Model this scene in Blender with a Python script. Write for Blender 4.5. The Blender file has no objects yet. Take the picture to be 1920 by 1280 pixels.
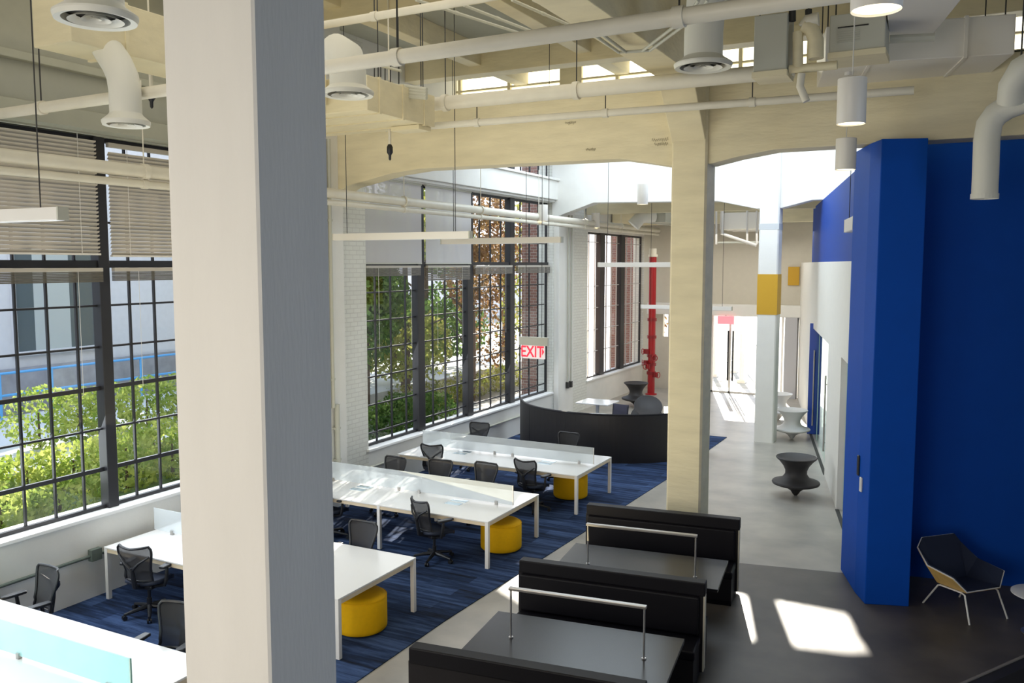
import bpy, math, random
from mathutils import Vector, Matrix
random.seed(7)
SC = bpy.context.scene
COL = SC.collection
PI = math.pi

# ------------------------------------------------------------------ camera
F, H = 1620.0, 4.5
PITCH = math.atan2(145, F)
YAW = math.radians(27.4)
CAM = Vector((0, 0, H))
fw = Vector((-math.sin(YAW)*math.cos(PITCH), math.cos(YAW)*math.cos(PITCH), -math.sin(PITCH)))
rt = Vector((math.cos(YAW), math.sin(YAW), 0))
up = rt.cross(fw)
cd = bpy.data.cameras.new('camera')
cd.sensor_width = 36.0
cd.lens = F*36.0/1920.0
cd.clip_end = 300
cam = bpy.data.objects.new('camera', cd)
COL.objects.link(cam)
M = Matrix((rt, up, -fw)).transposed().to_4x4()
M.translation = CAM
cam.matrix_world = M
SC.camera = cam

def ray(x, y): return fw + rt*((x-960)/F) + up*((640-y)/F)
def onz(x, y, z=0.0):
    d = ray(x, y); return CAM + d*((z-H)/d.z)
def onx(x, y, X):
    d = ray(x, y); return CAM + d*(X/d.x)
def ony(x, y, Y):
    d = ray(x, y); return CAM + d*(Y/d.y)

# ------------------------------------------------------------------ mesh builder
class MB:
    def __init__(s): s.v = []; s.f = []
    def add(s, vs, fs, T=None):
        o = len(s.v)
        for p in vs:
            p = Vector(p)
            if T is not None: p = T @ p
            s.v.append(p)
        for f in fs: s.f.append([i+o for i in f])
        return s
    def box(s, x0, y0, z0, x1, y1, z1, T=None):
        vs = [(x0,y0,z0),(x1,y0,z0),(x1,y1,z0),(x0,y1,z0),(x0,y0,z1),(x1,y0,z1),(x1,y1,z1),(x0,y1,z1)]
        return s.add(vs, [(3,2,1,0),(4,5,6,7),(0,1,5,4),(1,2,6,5),(2,3,7,6),(3,0,4,7)], T)
    def prism(s, poly, axis, a, b, T=None):
        """poly of 2-D points extruded along axis 'x','y' or 'z' from a to b"""
        n = len(poly)
        def P(p, h):
            if axis == 'z': return (p[0], p[1], h)
            if axis == 'y': return (p[0], h, p[1])
            return (h, p[0], p[1])
        vs = [P(p, a) for p in poly] + [P(p, b) for p in poly]
        fs = [list(range(n))[::-1], list(range(n, 2*n))]
        for i in range(n):
            j = (i+1) % n
            fs.append((i, j, n+j, n+i))
        return s.add(vs, fs, T)
    def cyl(s, p0, p1, r0, r1=None, n=12, cap=True):
        p0 = Vector(p0); p1 = Vector(p1)
        r1 = r0 if r1 is None else r1
        d = (p1-p0).normalized()
        a = d.orthogonal().normalized(); b = d.cross(a)
        vs = []
        for p, r in ((p0, r0), (p1, r1)):
            for i in range(n):
                t = 2*PI*i/n
                vs.append(p + a*math.cos(t)*r + b*math.sin(t)*r)
        fs = [(i, (i+1) % n, n+(i+1) % n, n+i) for i in range(n)]
        if cap: fs += [list(range(n))[::-1], list(range(n, 2*n))]
        return s.add(vs, fs)
    def tube(s, pts, r, n=10, cap=True, closed=False):
        pts = [Vector(p) for p in pts]
        m = len(pts)
        rs = r if isinstance(r, (list, tuple)) else [r]*m
        ds = []
        for i in range(m):
            if closed: d = pts[(i+1) % m]-pts[i-1]
            else: d = pts[min(i+1, m-1)]-pts[max(i-1, 0)]
            ds.append(d.normalized())
        a = ds[0].orthogonal().normalized()
        vs = []
        for i in range(m):
            a = (a - ds[i]*a.dot(ds[i]))
            a = a.normalized() if a.length > 1e-6 else ds[i].orthogonal().normalized()
            b = ds[i].cross(a)
            for k in range(n):
                t = 2*PI*k/n
                vs.append(pts[i]+a*math.cos(t)*rs[i]+b*math.sin(t)*rs[i])
        fs = []
        for i in range(m if closed else m-1):
            j = (i+1) % m
            for k in range(n):
                fs.append((i*n+k, i*n+(k+1) % n, j*n+(k+1) % n, j*n+k))
        if cap and not closed: fs += [list(range(n))[::-1], list(range((m-1)*n, m*n))]
        return s.add(vs, fs)
    def lathe(s, prof, c=(0,0,0), n=32, T=None, cap=True):
        vs = []; fs = []
        for r, z in prof:
            for k in range(n):
                t = 2*PI*k/n
                vs.append((c[0]+r*math.cos(t), c[1]+r*math.sin(t), c[2]+z))
        for i in range(len(prof)-1):
            for k in range(n):
                fs.append((i*n+k, i*n+(k+1) % n, (i+1)*n+(k+1) % n, (i+1)*n+k))
        if cap and prof[0][0] > 1e-4: fs.append(list(range(n))[::-1])
        if cap and prof[-1][0] > 1e-4: fs.append(list(range((len(prof)-1)*n, len(prof)*n)))
        return s.add(vs, fs, T)
    def quad(s, a, b, c, d): return s.add([a, b, c, d], [(0,1,2,3)])
    def build(s, name, mat, parent=None, smooth=False, bevel=0.0, solid=0.0, sub=0, seg=2):
        me = bpy.data.meshes.new(name)
        me.from_pydata([tuple(p) for p in s.v], [], s.f)
        me.update()
        me.materials.append(mat)
        if smooth:
            for p in me.polygons: p.use_smooth = True
        o = bpy.data.objects.new(name, me)
        COL.objects.link(o)
        if parent: o.parent = parent
        if solid:
            m = o.modifiers.new('thickness', 'SOLIDIFY'); m.thickness = solid; m.offset = 0
        if bevel:
            m = o.modifiers.new('bevel', 'BEVEL'); m.width = bevel; m.segments = seg; m.limit_method = 'ANGLE'
        if sub:
            m = o.modifiers.new('smooth', 'SUBSURF'); m.levels = sub; m.render_levels = sub
        if smooth and not sub:
            try: me.set_sharp_from_angle(angle=math.radians(40))
            except Exception: pass
        return o

def tag(o, label=None, cat=None, group=None, kind=None):
    if label: o['label'] = label
    if cat: o['category'] = cat
    if group: o['group'] = group
    if kind: o['kind'] = kind
    return o
def thing(name, label, cat, loc=(0,0,0), rz=0.0, group=None, kind=None):
    o = bpy.data.objects.new(name, None)
    o.empty_display_size = 0.1
    COL.objects.link(o)
    o.location = loc; o.rotation_euler = (0, 0, rz)
    return tag(o, label, cat, group, kind)
KIDS = {}
def copy_tree(o, parent=None):
    c = o.copy(); COL.objects.link(c)
    if parent: c.parent = parent
    for ch in [x for x in bpy.data.objects if x.parent == o]: copy_tree(ch, c)
    return c
def struct(o, label, cat): return tag(o, label, cat, kind='structure')

# ------------------------------------------------------------------ materials
def mat(name, col, rough=0.6, metal=0.0, noise=0.0, nscale=6.0, bump=0.0, bscale=40.0, emit=0.0, ecol=None,
        stretch=(1,1,1), col2=None, spec=0.5, coat=0.0, contrast=(0.3, 0.7)):
    m = bpy.data.materials.new(name); m.use_nodes = True
    nt = m.node_tree; b = nt.nodes['Principled BSDF']
    b.inputs['Base Color'].default_value = (*col, 1)
    b.inputs['Roughness'].default_value = rough
    b.inputs['Metallic'].default_value = metal
    b.inputs['Specular IOR Level'].default_value = spec
    if coat: b.inputs['Coat Weight'].default_value = coat; b.inputs['Coat Roughness'].default_value = 0.08
    if emit:
        b.inputs['Emission Color'].default_value = (*(ecol or col), 1); b.inputs['Emission Strength'].default_value = emit
    if noise or col2 or bump:
        tc = nt.nodes.new('ShaderNodeTexCoord'); mp = nt.nodes.new('ShaderNodeMapping')
        mp.inputs['Scale'].default_value = stretch
        nt.links.new(tc.outputs['Object'], mp.inputs['Vector'])
    if noise or col2:
        n = nt.nodes.new('ShaderNodeTexNoise'); n.inputs['Scale'].default_value = nscale; n.inputs['Detail'].default_value = 6
        nt.links.new(mp.outputs['Vector'], n.inputs['Vector'])
        r = nt.nodes.new('ShaderNodeValToRGB')
        c2 = col2 or tuple(max(0, c*(1-noise)) for c in col)
        r.color_ramp.elements[0].position = contrast[0]; r.color_ramp.elements[1].position = contrast[1]
        r.color_ramp.elements[0].color = (*c2, 1); r.color_ramp.elements[1].color = (*col, 1)
        nt.links.new(n.outputs['Fac'], r.inputs['Fac']); nt.links.new(r.outputs['Color'], b.inputs['Base Color'])
    if bump:
        n2 = nt.nodes.new('ShaderNodeTexNoise'); n2.inputs['Scale'].default_value = bscale; n2.inputs['Detail'].default_value = 4
        nt.links.new(mp.outputs['Vector'], n2.inputs['Vector'])
        bp = nt.nodes.new('ShaderNodeBump'); bp.inputs['Strength'].default_value = bump; bp.inputs['Distance'].default_value = 0.02
        nt.links.new(n2.outputs['Fac'], bp.inputs['Height']); nt.links.new(bp.outputs['Normal'], b.inputs['Normal'])
    return m

def brick_mat(name, c1, c2, mortar, scale=1.0, bump=0.5, rot=(PI/2, 0, PI/2), rough=0.75):
    m = bpy.data.materials.new(name); m.use_nodes = True
    nt = m.node_tree; b = nt.nodes['Principled BSDF']; b.inputs['Roughness'].default_value = rough
    tc = nt.nodes.new('ShaderNodeTexCoord'); sp = nt.nodes.new('ShaderNodeSeparateXYZ'); cb = nt.nodes.new('ShaderNodeCombineXYZ')
    ad = nt.nodes.new('ShaderNodeMath'); ad.operation = 'ADD'
    nt.links.new(tc.outputs['Object'], sp.inputs[0])
    nt.links.new(sp.outputs['X'], ad.inputs[0]); nt.links.new(sp.outputs['Y'], ad.inputs[1])
    nt.links.new(ad.outputs[0], cb.inputs['X']); nt.links.new(sp.outputs['Z'], cb.inputs['Y'])
    t = nt.nodes.new('ShaderNodeTexBrick'); t.inputs['Scale'].default_value = scale
    t.inputs['Color1'].default_value = (*c1, 1); t.inputs['Color2'].default_value = (*c2, 1); t.inputs['Mortar'].default_value = (*mortar, 1)
    t.inputs['Brick Width'].default_value = 0.22; t.inputs['Row Height'].default_value = 0.085; t.inputs['Mortar Size'].default_value = 0.008
    nt.links.new(cb.outputs[0], t.inputs['Vector']); nt.links.new(t.outputs['Color'], b.inputs['Base Color'])
    bp = nt.nodes.new('ShaderNodeBump'); bp.inputs['Strength'].default_value = bump; bp.inputs['Distance'].default_value = 0.01; bp.invert = True
    nt.links.new(t.outputs['Fac'], bp.inputs['Height']); nt.links.new(bp.outputs['Normal'], b.inputs['Normal'])
    return m

def see_through(name, col, alpha, rough=0.05, kind='glossy', tint=(1,1,1)):
    """thin sheet: part lets light straight through (tinted), part is a surface"""
    m = bpy.data.materials.new(name); m.use_nodes = True
    nt = m.node_tree; nt.nodes.clear()
    out = nt.nodes.new('ShaderNodeOutputMaterial'); mx = nt.nodes.new('ShaderNodeMixShader')
    tr = nt.nodes.new('ShaderNodeBsdfTransparent'); tr.inputs['Color'].default_value = (*tint, 1)
    if kind == 'glossy':
        sf = nt.nodes.new('ShaderNodeBsdfGlossy'); sf.inputs['Roughness'].default_value = rough
    else:
        sf = nt.nodes.new('ShaderNodeBsdfPrincipled'); sf.inputs['Roughness'].default_value = rough
        if kind == 'trans': sf = nt.nodes.new('ShaderNodeBsdfTranslucent')
    sf.inputs[0].default_value = (*col, 1)
    mx.inputs[0].default_value = alpha
    nt.links.new(tr.outputs[0], mx.inputs[1]); nt.links.new(sf.outputs[0], mx.inputs[2]); nt.links.new(mx.outputs[0], out.inputs[0])
    return m

WHITE = mat('white_paint', (0.80,0.79,0.75), 0.55, noise=0.05, nscale=3, bump=0.08, bscale=25)
COLM = mat('painted_concrete_column', (0.775,0.758,0.728), 0.6, noise=0.05, nscale=1.6, bump=0.10, bscale=16, stretch=(3,3,0.5))
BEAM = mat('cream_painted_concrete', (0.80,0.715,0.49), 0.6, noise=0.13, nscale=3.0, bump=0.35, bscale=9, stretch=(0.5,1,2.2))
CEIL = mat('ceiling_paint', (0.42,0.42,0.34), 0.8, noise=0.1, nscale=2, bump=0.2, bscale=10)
PIPE = mat('pipe_paint', (0.78,0.74,0.63), 0.45, noise=0.08, nscale=4)
DUCT = mat('duct_paint', (0.56,0.56,0.48), 0.5, noise=0.08, nscale=2)
BOXM = mat('equipment_grey', (0.50,0.50,0.43), 0.5)
DARKM = mat('dark_void', (0.03,0.03,0.028), 0.7)
FRAME = mat('black_window_steel', (0.018,0.018,0.022), 0.45)
SILL = mat('white_sill', (0.86,0.86,0.85), 0.4)
GLASS = see_through('window_glass', (1,1,1), 0.05, 0.02)
BRICKW = brick_mat('white_painted_brick', (0.78,0.78,0.72), (0.74,0.74,0.68), (0.66,0.65,0.60), 1.0, 0.6)
BRICKR = brick_mat('red_brick', (0.30,0.13,0.10), (0.22,0.10,0.085), (0.40,0.34,0.30), 1.0, 0.5)
BLUE = mat('blue_wall_paint', (0.001,0.070,0.44), 0.6, noise=0.06, nscale=3, spec=0.15)
WALLW = mat('white_wall_paint', (0.80,0.79,0.74), 0.6, noise=0.03)
FLOORD = mat('dark_shaded_concrete', (0.118,0.102,0.086), 0.42, noise=0.45, nscale=1.6, col2=(0.066,0.058,0.050), spec=0.4)
FLOORL = mat('pale_lit_concrete', (0.46,0.425,0.37), 0.34, col2=(0.29,0.275,0.25), nscale=1.3, spec=0.5)
CHROME = mat('brushed_metal', (0.46,0.44,0.42), 0.35, 0.85)
BLKPLASTIC = mat('black_plastic', (0.017,0.018,0.022), 0.4)
CHARC = mat('charcoal_moulded_plastic', (0.030,0.028,0.030), 0.55)
WHITEPL = mat('white_moulded_plastic', (0.72,0.72,0.72), 0.35)
TABLEW = mat('white_laminate', (0.84,0.83,0.81), 0.16, spec=0.6)
TABLEEDGE = mat('pale_wood_edge', (0.72,0.60,0.42), 0.5)
LEGW = mat('white_powder_coat', (0.82,0.80,0.76), 0.35)
YEL = mat('yellow_felt', (0.90,0.50,0.004), 0.75, noise=0.06, nscale=20, bump=0.1, bscale=200, spec=0.2)
YELP = mat('ochre_paint', (0.58,0.33,0.02), 0.6)
BOOTH = mat('dark_booth_laminate', (0.016,0.014,0.016), 0.5, noise=0.2, nscale=3, spec=0.22)
BOOTHTOP = mat('black_upholstery', (0.005,0.0045,0.007), 0.5, spec=0.2)
BOOTHTAB = mat('black_oak_tabletop', (0.020,0.018,0.020), 0.24, col2=(0.013,0.012,0.013), nscale=5, stretch=(1,6,1), spec=0.32)
CREAMEDGE = mat('pale_edge', (0.72,0.66,0.52), 0.5)
NAVY = mat('navy_fabric', (0.006,0.013,0.040), 0.8)
PLY = mat('pale_plywood', (0.78,0.50,0.16), 0.45, noise=0.12, nscale=6, stretch=(1,6,1))
RED = mat('red_enamel', (0.36,0.006,0.010), 0.35)
REDV = mat('dark_red_enamel', (0.24,0.006,0.01), 0.4)
LAMPW = mat('white_lamp_body', (0.80,0.77,0.72), 0.4)
LAMPGLOW = mat('lamp_lens', (1,0.9,0.65), 0.4, emit=3.0, ecol=(1.0,0.85,0.55))
SCREEN = see_through('frosted_screen', (0.72,0.76,0.78), 0.45, 0.3, 'surf', tint=(0.95,0.98,1))
TEALGL = see_through('teal_screen', (0.62,0.97,1.0), 0.5, 0.2, 'surf', tint=(0.8,1,1))
ALU = mat('sky_tinted_aluminium_hatch', (0.55,0.66,0.72), 0.12, 0.8)  # aluminium lids, blue of the reflected sky put into the colour
SHADE = see_through('roller_shade_cloth', (0.62,0.60,0.60), 0.93, 0.8, 'surf')
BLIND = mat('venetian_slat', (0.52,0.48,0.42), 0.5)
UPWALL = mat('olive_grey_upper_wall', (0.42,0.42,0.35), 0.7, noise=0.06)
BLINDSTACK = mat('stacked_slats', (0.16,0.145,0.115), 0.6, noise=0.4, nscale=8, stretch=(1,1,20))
MESHF = see_through('chair_mesh_fabric', (0.026,0.026,0.03), 0.88, 0.7, 'surf')
SEATF = mat('blue_black_seat', (0.022,0.030,0.055), 0.7)
CABLE = mat('black_cable', (0.03,0.03,0.03), 0.6)
CABLEW = mat('white_cable', (0.7,0.68,0.62), 0.5)
GREENC = mat('grey_green_conduit', (0.12,0.15,0.13), 0.5)
DOORGL = see_through('door_glass', (0.8,1,0.93), 0.12, 0.03, tint=(0.86,0.97,0.92))
GLASSEDGE = mat('green_glass_edge', (0.55,0.75,0.66), 0.2)
BLUEDOOR = mat('blue_door_paint', (0.006,0.055,0.36), 0.35)
SKYLITE = mat('skylight_diffuser', (1,1,1), 0.5, emit=4.8, ecol=(0.78,0.90,1.0))
CLER = mat('clerestory_glazing', (1,1,0.9), 0.5, emit=2.2, ecol=(1.0,0.97,0.80))

# carpet : blue plank tiles with dark streaks
def carpet_mat():
    m = bpy.data.materials.new('blue_streaked_carpet'); m.use_nodes = True
    nt = m.node_tree; b = nt.nodes['Principled BSDF']; b.inputs['Roughness'].default_value = 0.95; b.inputs['Specular IOR Level'].default_value = 0.1
    tc = nt.nodes.new('ShaderNodeTexCoord')
    mp = nt.nodes.new('ShaderNodeMapping'); mp.inputs['Scale'].default_value = (0.55, 6.0, 1); nt.links.new(tc.outputs['Object'], mp.inputs[0])
    n = nt.nodes.new('ShaderNodeTexNoise'); n.inputs['Scale'].default_value = 1.7; n.inputs['Detail'].default_value = 9; n.inputs['Roughness'].default_value = 0.72
    nt.links.new(mp.outputs[0], n.inputs['Vector'])
    t = nt.nodes.new('ShaderNodeTexBrick'); t.inputs['Scale'].default_value = 1.0; t.inputs['Brick Width'].default_value = 1.0; t.inputs['Row Height'].default_value = 0.25
    t.inputs['Mortar Size'].default_value = 0.0; t.inputs['Color1'].default_value = (0,0,0,1); t.inputs['Color2'].default_value = (1,1,1,1)
    nt.links.new(tc.outputs['Object'], t.inputs['Vector'])
    mul = nt.nodes.new('ShaderNodeMath'); mul.operation = 'MULTIPLY_ADD'; mul.inputs[1].default_value = 0.16
    nt.links.new(t.outputs['Color'], mul.inputs[0]); nt.links.new(n.outputs['Fac'], mul.inputs[2])
    r = nt.nodes.new('ShaderNodeValToRGB'); e = r.color_ramp.elements
    e[0].position = 0.38; e[0].color = (0.012,0.014,0.022,1); e[1].position = 0.80; e[1].color = (0.075,0.125,0.26,1)
    x = e.new(0.56); x.color = (0.022,0.040,0.095,1)
    nt.links.new(mul.outputs[0], r.inputs[0]); nt.links.new(r.outputs[0], b.inputs['Base Color'])
    return m
CARPET = carpet_mat()
def leaf_mat(name, c1, c2):
    m = bpy.data.materials.new(name); m.use_nodes = True
    nt = m.node_tree; nt.nodes.clear()
    out = nt.nodes.new('ShaderNodeOutputMaterial'); mx = nt.nodes.new('ShaderNodeMixShader'); mx.inputs[0].default_value = 0.35
    d = nt.nodes.new('ShaderNodeBsdfDiffuse'); t = nt.nodes.new('ShaderNodeBsdfTranslucent')
    tc = nt.nodes.new('ShaderNodeTexCoord'); n = nt.nodes.new('ShaderNodeTexNoise'); n.inputs['Scale'].default_value = 2.2; n.inputs['Detail'].default_value = 5
    nt.links.new(tc.outputs['Object'], n.inputs['Vector'])
    r = nt.nodes.new('ShaderNodeValToRGB'); r.color_ramp.elements[0].position = 0.35; r.color_ramp.elements[1].position = 0.65
    r.color_ramp.elements[0].color = (*c1, 1); r.color_ramp.elements[1].color = (*c2, 1)
    nt.links.new(n.outputs['Fac'], r.inputs[0])
    nt.links.new(r.outputs[0], d.inputs[0]); nt.links.new(r.outputs[0], t.inputs[0])
    nt.links.new(d.outputs[0], mx.inputs[1]); nt.links.new(t.outputs[0], mx.inputs[2]); nt.links.new(mx.outputs[0], out.inputs[0])
    return m
HEDGE = leaf_mat('hedge_leaves', (0.22,0.34,0.05), (0.62,0.66,0.20))
LEAFG = leaf_mat('green_leaves', (0.05,0.12,0.03), (0.20,0.30,0.08))
LEAFY = leaf_mat('yellow_green_leaves', (0.20,0.26,0.05), (0.42,0.40,0.12))
LEAFR = leaf_mat('russet_leaves', (0.20,0.10,0.05), (0.36,0.24,0.10))
BARK = mat('bark', (0.14,0.095,0.065), 0.9, noise=0.4, nscale=8, stretch=(1,1,0.2))
GROUNDM = mat('sunlit_ground', (0.42,0.40,0.35), 0.9, noise=0.2, nscale=1.5)
GRASS = mat('lawn', (0.16,0.22,0.07), 0.9, noise=0.4, nscale=5)
BLDG = mat('pale_stucco', (0.62,0.62,0.64), 0.8, noise=0.06)
BLDGD = mat('stone_plinth', (0.36,0.36,0.38), 0.9, noise=0.3, nscale=3)
BLDGW = mat('dark_window', (0.10,0.12,0.12), 0.2)
CURT = mat('pale_curtain', (0.42,0.45,0.43), 0.8)
RAILB = mat('blue_rail_paint', (0.10,0.36,0.70), 0.5)
PAVE = mat('pale_paving', (0.62,0.62,0.62), 0.9)
# ================================================================== SETTING
WX = -10.25                                    # room face of the window wall
def RB(x0, y0, x1, y1): return x0, y0, x1, y1
# dark / light concrete tones, light and shade partly in the colour, split at 10 degrees
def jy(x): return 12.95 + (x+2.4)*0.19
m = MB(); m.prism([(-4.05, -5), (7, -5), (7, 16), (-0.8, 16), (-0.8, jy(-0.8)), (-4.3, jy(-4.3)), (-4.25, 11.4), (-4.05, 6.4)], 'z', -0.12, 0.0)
struct(m.build('floor', FLOORD), 'dark concrete floor around the booths and lounge chair, shade partly in its tone', 'floor')
m = MB(); m.prism([(-11, -5), (-4.05, -5), (-4.05, 6.4), (-4.25, 11.4), (-4.3, jy(-4.3)), (-0.8, jy(-0.8)), (-0.8, 16), (7, 16), (7, 31.5), (-11, 31.5)], 'z', -0.12, 0.0)  # strip left of the booths takes the pale tone for scattered sun
struct(m.build('floor', FLOORL), 'pale concrete floor along the corridor beyond the booths, light partly in its tone', 'floor')
m = MB(); m.prism([(WX, -4.5), (-5.62, -4.5), (-5.62, 9.0), (-5.3, 17.5), (-5.25, 22.3), (WX, 22.3)], 'z', 0.0, 0.012)
struct(m.build('floor_carpet', CARPET), 'blue streaked plank carpet under the desks', 'carpet')

# window bays: (y0, y1, sill, head, mullion centres, section width)
BAYS = {1: (1.55, 10.65, 1.13, 6.2, [3.75, 5.85, 7.95, 10.05], 5),
        2: (13.62, 22.25, 0.86, 6.2, [15.75, 17.87, 20.05], 4),
        3: (24.85, 30.35, 0.88, 5.5, [26.45, 28.35], 4)}
XO = -10.72                                    # outer face
m = MB()
y = -4.5
m.box(XO, -4.5, 0, WX, 1.55, 8.75)             # wall before the first bay
for k, (a, b, s, h, mm, n) in BAYS.items():
    m.box(XO, a, 0, WX, b, s-0.05)
    if k > 1: m.box(XO, a, h, WX, b, 6.85 if k == 2 else 6.6)
m.box(XO, 13.62, 7.75, WX, 22.25, 8.75)
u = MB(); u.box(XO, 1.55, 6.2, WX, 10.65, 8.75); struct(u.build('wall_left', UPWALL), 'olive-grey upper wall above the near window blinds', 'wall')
struct(m.build('wall_left', WHITE), 'off-white wall below and above the big steel windows', 'wall')
for (a, b, lab) in ((10.65, 13.62, 'white painted brick pier between the near and middle windows'),
                    (22.25, 24.85, 'white painted brick pier between the middle and far windows'),
                    (30.35, 31.2, 'white painted brick pier at the far end of the window wall')):
    m = MB(); m.box(XO, a, 0, WX, b, 8.75)
    struct(m.build('pilaster', BRICKW), lab, 'pier')
# smooth concrete uprights standing proud of the piers
for (a, b, lab) in ((11.9, 12.75, 'smooth concrete upright on the first brick pier'), (22.35, 23.4, 'smooth concrete upright on the second brick pier')):
    m = MB(); m.box(WX, a, 0, WX+0.16, b, 8.75)
    struct(m.build('pilaster', WHITE, bevel=0.01), lab, 'pier')

for k, (a, b, s, h, mm, n) in BAYS.items():
    root = thing('window_%d' % k, ['', 'near steel window with venetian blinds looking onto hedges', 'middle steel window with roller shades looking onto trees',
                 'far bright steel window beside the red standpipe'][k], 'window', (XO+0.28, a, s), kind='structure')
    X0, X1 = -0.03, 0.03
    L = b-a; Ht = h-s; tz = 4.5-s
    m = MB()
    m.box(X0, 0, 0, X1, 0.05, Ht); m.box(X0, L-0.05, 0, X1, L, Ht); m.box(X0, 0, 0, X1, L, 0.05); m.box(X0, 0, Ht-0.06, X1, L, Ht)
    if k < 3: m.box(-0.05, 0, tz-0.05, 0.06, L, tz+0.05)
    m.build('frame', FRAME, root)
    for c in mm:
        w = 0.11 if k == 1 else (0.17 if k == 2 else 0.26)
        q = MB(); q.box(-0.08, c-a-w, 0, 0.09, c-a+w*0.5, Ht)
        q.build('mullion', FRAME, root, bevel=0.01)
    m = MB()
    edges = [a]+mm+[b]
    for i in range(len(edges)-1):
        e0, e1 = edges[i], edges[i+1]
        cnt = max(1, round((e1-e0)/(0.415 if k == 1 else 0.53)))
        for j in range(1, cnt):
            yy = e0+(e1-e0)*j/cnt-a
            m.box(-0.018, yy-0.014, 0, 0.018, yy+0.014, Ht)
    z = tz; i = 0
    zs = []
    st = 0.565 if k < 3 else 0.70
    zz = tz-st
    while zz > 0.15: zs.append(zz); zz -= st
    zz = tz+st
    while zz < Ht-0.1: zs.append(zz); zz += st
    for j, zz in enumerate(zs):
        t = 0.028 if (k == 1 and j in (2, 4)) else 0.014
        if k == 3: t = 0.010
        m.box(-0.02, 0, zz-t, 0.02, L, zz+t)
    m.build('glazing_bars', FRAME if k < 3 else mat('pale_glazing_bar', (0.5,0.48,0.46), 0.5), root)
    m = MB(); m.quad((0.0, 0, 0), (0.0, L, 0), (0.0, L, Ht), (0.0, 0, Ht))
    m.build('glass', GLASS, root)
    m = MB(); m.box(XO-0.04, a-0.05, s-0.05, WX+0.05, b+0.03, s)
    struct(m.build('trim_%d' % k, SILL, bevel=0.008), 'white sill under the %s window' % ['', 'near', 'middle', 'far'][k], 'sill')
# small upper window over the middle bay
root = thing('window_4', 'small steel window high above the middle bay spandrel', 'window', (XO+0.28, 13.62, 6.85), kind='structure')
m = MB(); L = 8.63
for i in range(17): m.box(-0.02, i*L/16-0.016, 0, 0.02, i*L/16+0.016, 0.9)
for i in (4, 8, 12): m.box(-0.06, i*L/16-0.10, 0, 0.06, i*L/16+0.10, 0.9)
m.box(-0.03, 0, 0, 0.03, L, 0.05); m.box(-0.03, 0, 0.85, 0.03, L, 0.9)
m.build('frame', FRAME, root)
m = MB(); m.quad((0, 0, 0), (0, L, 0), (0, L, 0.9), (0, 0, 0.9)); m.build('glass', GLASS, root)
# light spandrel ledge
m = MB(); m.box(WX, 13.62, 6.28, WX+0.18, 22.25, 6.80); m.box(WX, 13.62, 6.80, WX+0.24, 22.25, 6.86); m.box(WX, 13.62, 6.22, WX+0.10, 22.25, 6.28)
struct(m.build('trim_4', WHITE, bevel=0.01), 'white concrete spandrel ledge above the middle window', 'ledge')
m = MB(); m.box(WX, -4.5, 6.22, WX+0.25, 10.9, 6.45); m.box(WX, -4.5, 6.95, WX+0.12, 10.9, 7.05)
struct(m.build('trim_5', CEIL, bevel=0.01), 'cream ledge running above the near window blinds', 'ledge')

# ---------------- columns
def column(x0, x1, y0, y1, z1, mt, lab, ang=0.0, ch=0.03):
    m = MB(); c = ((x0+x1)/2, (y0+y1)/2); a = (x1-x0)/2; b = (y1-y0)/2
    m.prism([(-a+ch, -b), (a-ch, -b), (a, -b+ch), (a, b-ch), (a-ch, b), (-a+ch, b), (-a, b-ch), (-a, -b+ch)], 'z', 0, z1)
    o = m.build('column', mt); o.location = (c[0], c[1], 0); o.rotation_euler = (0, 0, ang)
    return struct(o, lab, 'column')
column(-3.437, -2.86, 3.0, 3.50, 8.75, COLM, 'huge white painted concrete column closest of the three, cutting across the desks', ch=0.012)
column(-3.86, -3.33, 12.55, 13.05, 8.75, BEAM, 'cream concrete column rising behind the rear booth')
c3 = column(-4.52, -4.04, 22.1, 22.6, 7.9, WHITE, 'slim white column with an ochre band beside the pale stool')
m = MB(); m.box(-0.247, -0.257, 3.24, 0.247, 0.257, 4.25)
m.build('painted_band', YELP, c3)['label'] = 'ochre painted band'
m = MB(); m.box(-0.243, -0.253, 5.35, 0.243, 0.253, 5.50)
m.build('collar', mat('grey_strap', (0.55,0.57,0.58), 0.5), c3)

# ---------------- beams
def beam(poly, y0, y1, mt, lab):
    m = MB(); m.prism(poly, 'y', y0, y1)
    return struct(m.build('beam', mt, bevel=0.012), lab, 'beam')
beam([(WX, 5.72), (-9.9, 5.90), (-9.4, 5.99), (-8.9, 6.08), (-8.3, 6.13), (-4.7, 6.10), (-4.3, 6.03), (-3.9, 5.95), (-3.3, 5.95), (-2.9, 6.03), (-2.4, 6.10), (6.5, 6.10), (6.5, 7.12), (WX, 7.12)], 12.62, 13.05, BEAM,
     'cream haunched concrete beam with faint scribbles over the second column')
beam([(WX, 5.75), (-9.85, 5.90), (-9.0, 6.17), (-5.6, 6.10), (-4.62, 5.88), (-4.0, 5.88), (-3.3, 6.05), (2.5, 6.05), (2.5, 7.9), (WX, 7.9)], 22.2, 22.6, WHITE,
     'bright white haunched beam over the column with the ochre band')
# haunched girder along the column line, bracket at the second column
m = MB(); m.prism([(3.5, 7.08), (11.85, 7.08), (12.56, 6.28), (12.62, 6.28), (12.62, 8.75), (3.5, 8.75)], 'x', -3.86, -3.36)
struct(m.build('beam', BEAM, bevel=0.012), 'cream girder running over the columns with a haunched end', 'beam')
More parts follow.
